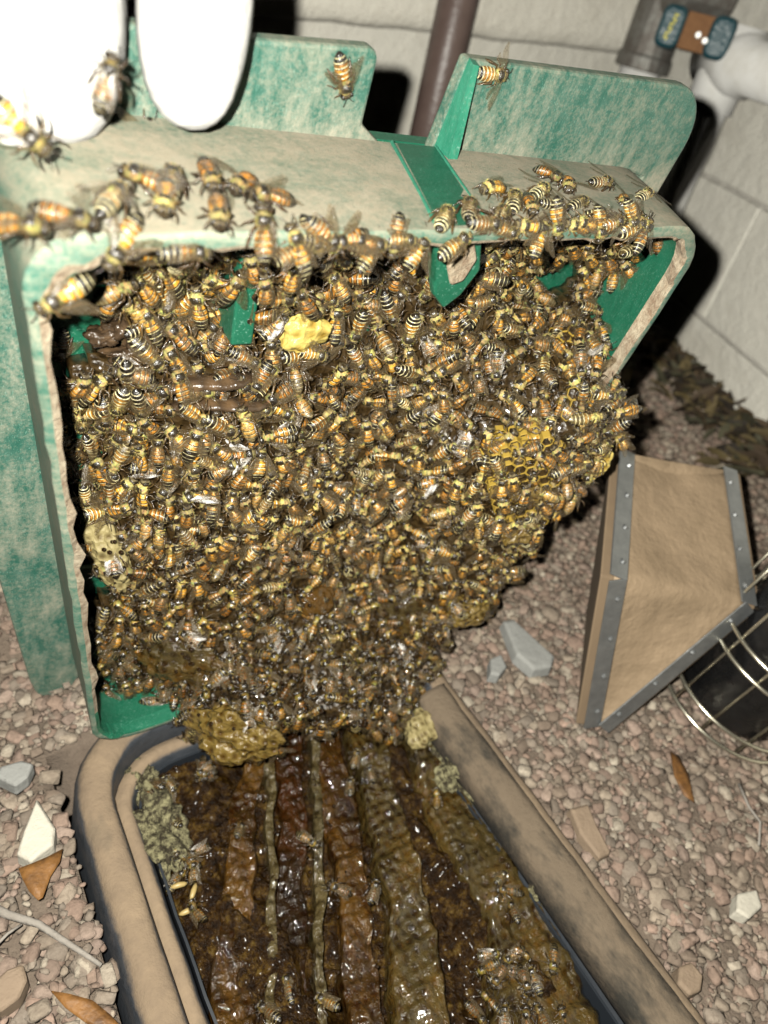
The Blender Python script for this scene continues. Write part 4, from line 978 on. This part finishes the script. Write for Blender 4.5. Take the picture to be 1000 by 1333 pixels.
# the cluster: spaced samples on the surface
cand = []; gridh = {}; SP = .0064
def near(p, sp):
    k = tuple((p // sp).astype(int)); 
    for a in (-1, 0, 1):
        for b_ in (-1, 0, 1):
            for c in (-1, 0, 1):
                for q in gridh.get((k[0] + a, k[1] + b_, k[2] + c), ()):
                    if np.linalg.norm(q - p) < sp: return True
    return False
tries = 0
while tries < 42000:
    tries += 1
    px = nrg.uniform(62, 872); py = nrg.uniform(284, 990)
    if not in_mass(px, py): continue
    if any(inside(c, px, py) for c in CELLP) and nrg.rand() > .60: continue
    if math.hypot(px - 392, py - 427) < 26 or math.hypot(px - 300, py - 950) < 26 and nrg.rand() > .35 or math.hypot(px - 140, py - 715) < 24 and nrg.rand() > .25: continue
    if math.hypot((px - 235), (py - 850)) < 26 and nrg.rand() > .04 or math.hypot(px - 520, py - 795) < 24 and nrg.rand() > .04: continue
    if abs(py - 508) < 14 and 215 < px < 300 and nrg.rand() > .05: continue
    if any(math.hypot(px - a, py - b_) < 15 for a, b_ in hand_px): continue
    p = surf(px, py)
    uu, vv, ww = uv_of(p)
    if ww > -.004 and (uu - .07 * max(0, vv)) / (1 - .07 * max(0, vv) / .24) < .0125: continue
    if ww > -.003 and vv < .07 and uu > .229 + .45 * max(0, ww): continue
    if near(p, SP): continue
    gridh.setdefault(tuple((p // SP).astype(int)), []).append(p); cand.append((px, py, p))
print('cluster bees', len(cand))
cand.sort(key=lambda c: (RM.T @ (c[2] - CAM))[2])
REG = [(lambda x, y: y < 350, 'honey bee in the crowd hanging just under the lid\'s upper edge'),
       (lambda x, y: x < 250 and y < 480, 'honey bee crowded at the upper left of the cluster beside the brown wax'),
       (lambda x, y: x < 200, 'honey bee crowded along the left border of the cluster by the green panel'),
       (lambda x, y: y < 480 and x < 480, 'honey bee crowded round the rib and the yellow wax piece'),
       (lambda x, y: y < 480, 'honey bee crowded below the green tongue, upper right part of the cluster'),
       (lambda x, y: x < 430, 'honey bee packed in the left middle of the dense cluster'),
       (lambda x, y: True, 'honey bee packed in the centre and right of the dense cluster')]
items = []; NB = 300 - len(HB)
for i, (px, py, p) in enumerate(cand):
    _, n = surf_frame(px, py); th = nrg.uniform(0, 2 * math.pi)
    if nrg.rand() < .35: th = nrg.normal(-math.pi / 2, .6)        # many head upward
    q1 = surf(px + 6 * math.cos(th), py + 6 * math.sin(th)); hd = q1 - p
    nn = unit(n + nrg.normal(0, .22, 3)); off = nrg.uniform(-.0015, .0058); q = p + nn * off
    m3 = bee_matrix(q, hd, nn, nrg.uniform(1.0, 1.26), nrg.normal(0, .38), nrg.normal(0, .20))
    var = nrg.randint(NV); pose = 0 if nrg.rand() < .72 else 1
    if nrg.rand() < .12: m3 = m3 @ np.diag([1, 1, 1.0]) @ np.array(Matrix.Rotation(math.pi * .8, 3, 'Y'))
    if i < NB:
        lab = next(l for f, l in REG if f(px, py)); place_bee(q, m3, var, pose, lab, 'bees clustered on the comb in the lid')
    else: items.append((q, m3, var, pose))
BD = [tri_data(m_) for m_ in BODYL]; NWET = 10 ** 9
BDW = []
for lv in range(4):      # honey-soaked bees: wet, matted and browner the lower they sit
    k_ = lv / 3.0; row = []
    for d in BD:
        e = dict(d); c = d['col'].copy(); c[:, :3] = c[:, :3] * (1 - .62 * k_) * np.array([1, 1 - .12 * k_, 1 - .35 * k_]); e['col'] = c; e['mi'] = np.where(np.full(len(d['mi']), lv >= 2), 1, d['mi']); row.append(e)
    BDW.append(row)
WDt = {k: tri_data(m_) for k, m_ in WING.items()}
for d in WDt.values(): d['mi'] = d['mi'] + 2
# bees crawling on the torn combs in the box
for k in range(300):
    px = nrg.uniform(150, 800); py = nrg.uniform(950, 1325); q = gnd(px, py, -.009)
    if not (BX0 + .034 < q[0] < BX1 - .034 and q[1] < BY1 - .034): continue
    core = 270 < px < 620
    if core and nrg.rand() > .07: continue
    q[2] = -.008 + nrg.uniform(-.006, .002); a = nrg.uniform(0, 6.28)
    items.append((q, bee_matrix(q, (math.cos(a), math.sin(a), 0), unit(np.array([0, 0, 1]) + nrg.normal(0, .35, 3)), nrg.uniform(.9, 1.0)), nrg.randint(NV), 0))
rows = []
for (q, m3, var, pose) in items:
    tn = nrg.rand(); wet = 1.0 if len(rows) // 3 >= NWET else 0.0
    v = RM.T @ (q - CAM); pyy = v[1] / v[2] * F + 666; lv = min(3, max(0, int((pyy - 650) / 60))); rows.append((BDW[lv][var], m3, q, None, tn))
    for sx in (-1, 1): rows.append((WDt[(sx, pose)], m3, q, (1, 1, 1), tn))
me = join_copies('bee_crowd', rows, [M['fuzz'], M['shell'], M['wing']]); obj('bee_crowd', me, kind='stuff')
print('stuff bees', len(items), 'tris', len(me.polygons))
# small honey drops and wet lumps on torn combs: real beads that catch the flash
bm = bmesh.new(); bmesh.ops.create_icosphere(bm, subdivisions=1, radius=1); me = bpy.data.meshes.new('bead'); bm.to_mesh(me); bm.free(); me.color_attributes.new('bc', 'FLOAT_COLOR', 'CORNER'); bd = tri_data(me)
rows = []
for k in range(60):
    px = nrg.uniform(270, 640) if k % 3 else nrg.uniform(330, 480); py = nrg.uniform(985, 1330); s = nrg.uniform(.0005, .0013); q = gnd(px, py, -.0065 + nrg.uniform(-.006, 0.0005))
    rows.append((bd, np.diag([s, s, s * .6]), q, (1, 1, 1), 0))
for k in range(260):
    px = nrg.uniform(120, 640); py = nrg.uniform(700, 950)
    if not in_mass(px, py): continue
    s = nrg.uniform(.0005, .0014); rows.append((bd, np.diag([s, s, s]), surf(px, py, -.0045 - nrg.uniform(0, .003)), (1, 1, 1), 0))
obj('honey_drops', join_copies('honey_drops', rows, [M['honey_bead']]), kind='stuff')

# ================================================================== GLOVED HAND
def skin_obj(name, pts, edges, rads, mat, parent=None, sub=2):
    me = bpy.data.meshes.new(name); me.from_pydata([tuple(p) for p in pts], edges, []); o = obj(name, me, mat, parent)
    sk = o.modifiers.new('skin', 'SKIN'); sk.use_smooth_shade = True
    for v, r in zip(me.skin_vertices[0].data, rads): v.radius = (r, r)
    me.skin_vertices[0].data[0].use_root = True
    s_ = o.modifiers.new('sub', 'SUBSURF'); s_.levels = sub; s_.render_levels = sub; return o
FT = lambda px, py, d: at_depth(px, py, d)
base = FT(165, -300, .178)
t = empty('gloved_hand', base, 'hand in a thick white glove, two fingers hooked over the lid at top left', 'gloved hand')
pts = [base, FT(255, -170, .172), FT(260, -60, .172), FT(250, 60, .172), FT(243, 178, .183),
       FT(62, -180, .168), FT(50, -60, .164), FT(58, 60, .164), FT(86, 200, .178),
       FT(-150, -200, .150), FT(-150, -60, .150), FT(-150, 40, .155), FT(-140, 110, .160),
       FT(400, -230, .185), FT(420, -150, .19), FT(415, -100, .2),
       FT(130, -480, .17), FT(60, -800, .15)]
edges = [(0, 1), (1, 2), (2, 3), (3, 4), (0, 5), (5, 6), (6, 7), (7, 8), (0, 9), (9, 10), (10, 11), (11, 12), (0, 13), (13, 14), (14, 15), (0, 16), (16, 17)]
rads = [.034, .017, .0152, .0150, .0090, .021, .0210, .0200, .0110, .018, .016, .0155, .010, .016, .0125, .009, .034, .045]
o = skin_obj('glove', [np.array(p) - base for p in pts], edges, rads, M['glove'], t, 2)

# ================================================================== SMOKER
SMH = gnd(765, 945)
def proj(p): v = RM.T @ (np.array(p) - CAM); return v[0] / v[2] * F + 500, v[1] / v[2] * F + 666
t = empty('bee_smoker', SMH, 'bee smoker with tan bellows and wire caged can standing on the gravel at right', 'bee smoker')
A_top, A_bend, A_bot = at_depth(812, 588, .43), at_depth(800, 752, .375), gnd(766, 944, .004)
B_top, B_bend, B_bot = at_depth(950, 612, .455), at_depth(975, 788, .405), gnd(785, 947, .004)
# vinyl wrap: top face and side face, slightly sagging
def sheet(c00, c10, c01, c11, sag, nrm, n=12):
    vs = []; fs = []
    for j in range(n + 1):
        for i in range(n + 1):
            u, v = i / n, j / n; p = (c00 * (1 - u) + c10 * u) * (1 - v) + (c01 * (1 - u) + c11 * u) * v
            vs.append(p - nrm * sag * math.sin(math.pi * u) * (.6 + .4 * math.sin(math.pi * v)) + nrm * .0012 * fbm(p, 30, 5))
    for j in range(n):
        for i in range(n): fs.append((j * (n + 1) + i, j * (n + 1) + i + 1, (j + 1) * (n + 1) + i + 1, (j + 1) * (n + 1) + i))
    return vs, fs
AX = unit(B_bend - A_bend)
n1 = unit(np.cross(B_top - A_top, A_bend - A_top)); n1 = n1 if n1 @ (CAM - A_top) > 0 else -n1
n2 = unit(np.cross(B_bend - A_bend, A_bot - A_bend)); n2 = n2 if n2 @ (CAM - A_bend) > 0 else -n2
nav = unit(n1 + n2)
b = MB(); v_, f_ = sheet(A_top, B_top, A_bend, B_bend, .004, nav); b.add(v_, f_); v_, f_ = sheet(A_bend, B_bend, A_bot, B_bot, .004, nav); b.add(v_, f_)
back_t = unit((A_top - A_bend) * .5 + (A_top - A_bot) * .5)
A_back = A_bot + (A_top - A_bend) * .85; B_back = B_bot + (B_top - B_bend) * .85
v_, f_ = sheet(A_top, B_top, A_back, B_back, .003, -n2); b.add(v_, f_)
o = b.build('bellows_cover', M['vinyl'], t, smooth=True); _b = bmesh.new(); _b.from_mesh(o.data); bmesh.ops.remove_doubles(_b, verts=_b.verts, dist=.0005); _b.to_mesh(o.data); _b.free(); so = o.modifiers.new('s', 'SOLIDIFY'); so.thickness = .0015
def board(tp, bd_, bt, out, nm):
    bk = bt + (tp - bd_) * .85
    b = MB(); b.prism([tp, bd_, bt, bk], out * .009); b.build(nm, M['wood'], t, bevel=.001)
board(A_top, A_bend, A_bot, -AX, 'board'); board(B_top, B_bend, B_bot, AX, 'board')
def strip(p0, p1, nrm, side, wd_, nm='metal_strip'):
    # thin metal binding lying on the cover along the board edge, with tacks
    b = MB(); d = unit(p1 - p0); inw = side
    b.prism([p0 - inw * .004 + nrm * .0012, p1 - inw * .004 + nrm * .0012, p1 + inw * wd_ + nrm * .0012, p0 + inw * wd_ + nrm * .0012], nrm * .0012)
    b.build(nm, M['strip'], t, bevel=.0005)
    n = 4
    for k in range(n):
        b = MB(); c = p0 + (p1 - p0) * (.12 + .76 * k / (n - 1)) + inw * wd_ * .45 + nrm * .0022; b.tube([c, c + nrm * .0016], [.0020, .0010], 8); b.build('tack', M['strip'], t, smooth=False)
def inward(p, q, nrm, tow):
    s_ = unit(np.cross(unit(q - p), nrm)); return s_ if s_ @ tow > 0 else -s_
SW = .0065
strip(A_top, A_bend, n1, inward(A_top, A_bend, n1, AX), SW); strip(A_bend, A_bot, n2, inward(A_bend, A_bot, n2, AX), SW)
strip(B_top, B_bend, n1, inward(B_top, B_bend, n1, -AX), SW); strip(B_bend, B_bot, n2, inward(B_bend, B_bot, n2, -AX), SW)
# can with wire cage, axis parallel to board B
ca = unit(unit(B_bend - B_bot) - unit(ray(940, 905)) * .72)
c_bot = at_depth(948, 903, .455)
R_ = .046
side_dir = unit(np.cross(ca, unit(CAM - c_bot)))
cb = c_bot
b = MB(); b.tube([cb + ca * .002, cb + ca * .006, cb + ca * .15, cb + ca * .155], [R_ * .72, R_ * .76, R_ * .76, R_ * .7], 32); b.build('fire_can', M['can'], t, smooth=True)
def ring(c, r, rad, nm):
    a = unit(np.cross(ca, [0.3, 1, 0])); c2 = np.cross(ca, a); b = MB(); n = 40; loops = []
    for k in range(n):
        th = 2 * math.pi * k / n; dr = a * math.cos(th) + c2 * math.sin(th); loops.append([c + dr * (r + rad * math.cos(q)) + ca * rad * math.sin(q) for q in [i * math.pi / 3 for i in range(6)]])
    loops.append(loops[0]); b.loft(loops); b.build(nm, M['wire'], t, smooth=True)
for hgt in (.0, .012, .050, .062, .11, .13): ring(cb + ca * hgt, R_, .0013, 'cage_ring')
a = unit(np.cross(ca, [0.3, 1, 0])); c2 = np.cross(ca, a)
for k in range(12):
    th = 2 * math.pi * k / 12; dr = a * math.cos(th) + c2 * math.sin(th); b = MB(); b.tube([cb + dr * (R_ - .0024), cb + ca * .13 + dr * (R_ - .0024)], .0010, 6); b.build('cage_wire', M['wire'], t, smooth=True)
print('smoker px', [tuple(round(v) for v in proj(q)) for q in (A_top, A_bend, A_bot, B_top, B_bend, B_bot, cb)])

# ================================================================== STONES, LEAVES, TWIGS
def stone_poly(name, px_pts, zz, th, mat, label, cat='stone'):
    b = MB(); P = [gnd(x, y, zz) for x, y in px_pts]; c = sum(P) / len(P)
    up = np.array([0, 0, 1.0]); lo = [c + (p - c) * 1.04 - up * th for p in P]; hi = [c + (p - c) * .88 + up * (.0012 + .001 * nz(p, 200)) for p in P]
    b.loft([lo, P, hi], cap0=True, cap1=True); o = b.build(name, mat, bevel=.0008); o['label'] = label; o['category'] = cat; return o
stone_poly('stone_chip', [(48, 1040), (72, 1078), (70, 1100), (40, 1122), (22, 1112), (30, 1085)], .007, .008, M['stone_white'], 'triangular cream stone chip lying above the brown leaf at lower left')
stone_poly('stone_chip', [(0, 998), (28, 990), (44, 995), (36, 1012), (20, 1024), (-5, 1012)], .006, .007, M['stone_grey'], 'pale grey flat stone at the left edge of the gravel')
stone_poly('stone_chip', [(655, 808), (668, 806), (700, 835), (722, 855), (718, 868), (695, 872), (672, 852)], .008, .008, M['stone_grey'], 'long grey stone left of the bellows')
stone_poly('stone_chip', [(638, 858), (652, 852), (660, 868), (650, 880), (638, 878)], .007, .007, M['stone_grey'], 'small pale stone just below the long grey stone')
stone_poly('stone_chip', [(884, 1258), (900, 1252), (915, 1270), (912, 1290), (898, 1296), (882, 1280)], .006, .008, M['stone_brown'], 'smooth brown pebble beside the lower right rail')
stone_poly('stone_chip', [(10, 1262), (30, 1255), (36, 1275), (25, 1300), (0, 1318), (-20, 1300), (-5, 1275)], .006, .008, M['stone_brown'], 'long smooth brown stone in the bottom left corner')
stone_poly('stone_chip', [(960, 1163), (985, 1158), (992, 1180), (975, 1196), (958, 1186)], .006, .007, M['stone_white'], 'pale yellowish stone near the lower right edge')
stone_poly('stone_chip', [(742, 1052), (765, 1046), (776, 1075), (795, 1110), (780, 1118), (755, 1085)], .004, .006, M['stone_brown'], 'flat brown stone touching the right rail')
def leaf(name, px_pts, mid, zz, lift, label):
    b = MB(); P = [gnd(x, y, zz) for x, y in px_pts]; c = sum(P) / len(P); P = [p + np.array([0, 0, lift * (np.linalg.norm(p - c) / .02) ** 2 + .0006 * nz(p, 300)]) for p in P]
    n = len(P); vs = P + [c + (p - c) * .5 + np.array([0, 0, lift * .1]) for p in P] + [c]; fs = []
    for i in range(n): j = (i + 1) % n; fs.append((i, j, n + j, n + i)); fs.append((n + i, n + j, 2 * n))
    b.add(vs, fs); o = b.build(name, M['leaf'], smooth=True); s_ = o.modifiers.new('s', 'SOLIDIFY'); s_.thickness = .0005; o['label'] = label; o['category'] = 'leaf'
leaf('dry_leaf', [(24, 1130), (40, 1124), (62, 1115), (82, 1105), (78, 1122), (66, 1140), (56, 1168), (50, 1172), (38, 1160), (30, 1145)], None, .008, .002, 'folded brown leaf below the cream stone chip at lower left')
leaf('dry_leaf', [(66, 1290), (90, 1294), (120, 1302), (142, 1320), (160, 1340), (135, 1345), (110, 1330), (85, 1312)], None, .008, .001, 'curled orange brown leaf on the bottom edge at left')
leaf('dry_leaf', [(872, 978), (884, 985), (896, 1008), (903, 1045), (890, 1035), (878, 1010)], None, .008, .001, 'narrow reddish brown leaf below the wire cage')
def twig(pp, r0, r1, label, zz=.009):
    b = MB(); P = [gnd(x, y, zz + .001 * math.sin(i * 2)) for i, (x, y) in enumerate(pp)]; n = len(P); b.tube(P, [r0 + (r1 - r0) * i / (n - 1) for i in range(n)], 8); o = b.build('twig', M['twig'], smooth=True); o['label'] = label; o['category'] = 'twig'
twig([(-30, 1170), (10, 1190), (50, 1202), (80, 1222), (108, 1240), (132, 1256)], .0018, .0008, 'long grey twig crossing the gravel at lower left')
twig([(-10, 1235), (10, 1215), (28, 1203)], .0007, .0005, 'short thin twig touching the long grey twig')
twig([(962, 1020), (975, 1050), (990, 1070), (988, 1100)], .0009, .0006, 'thin dark twig in the gravel below the smoker')
for (px, py, a, lab) in ((233, 1152, .2, 'pale larva lying on dark comb, leftmost and longest of the three'), (252, 1160, -.9, 'pale larva tilted upward on dark comb, right of the longest one'), (244, 1186, .1, 'pale larva on dark comb below the other two')):
    q = gnd(px, py, -.0095); d = np.array([math.cos(a), -math.sin(a), 0]) * .0036; b = MB(); b.tube([q - d, q - d * .6, q + np.array([0, 0, .0004]), q + d * .6, q + d], [.0004, .0011, .0013, .0011, .0004], 10); o = b.build('bee_larva', M['larva'], smooth=True); o['label'] = lab; o['category'] = 'larva'
print('done')
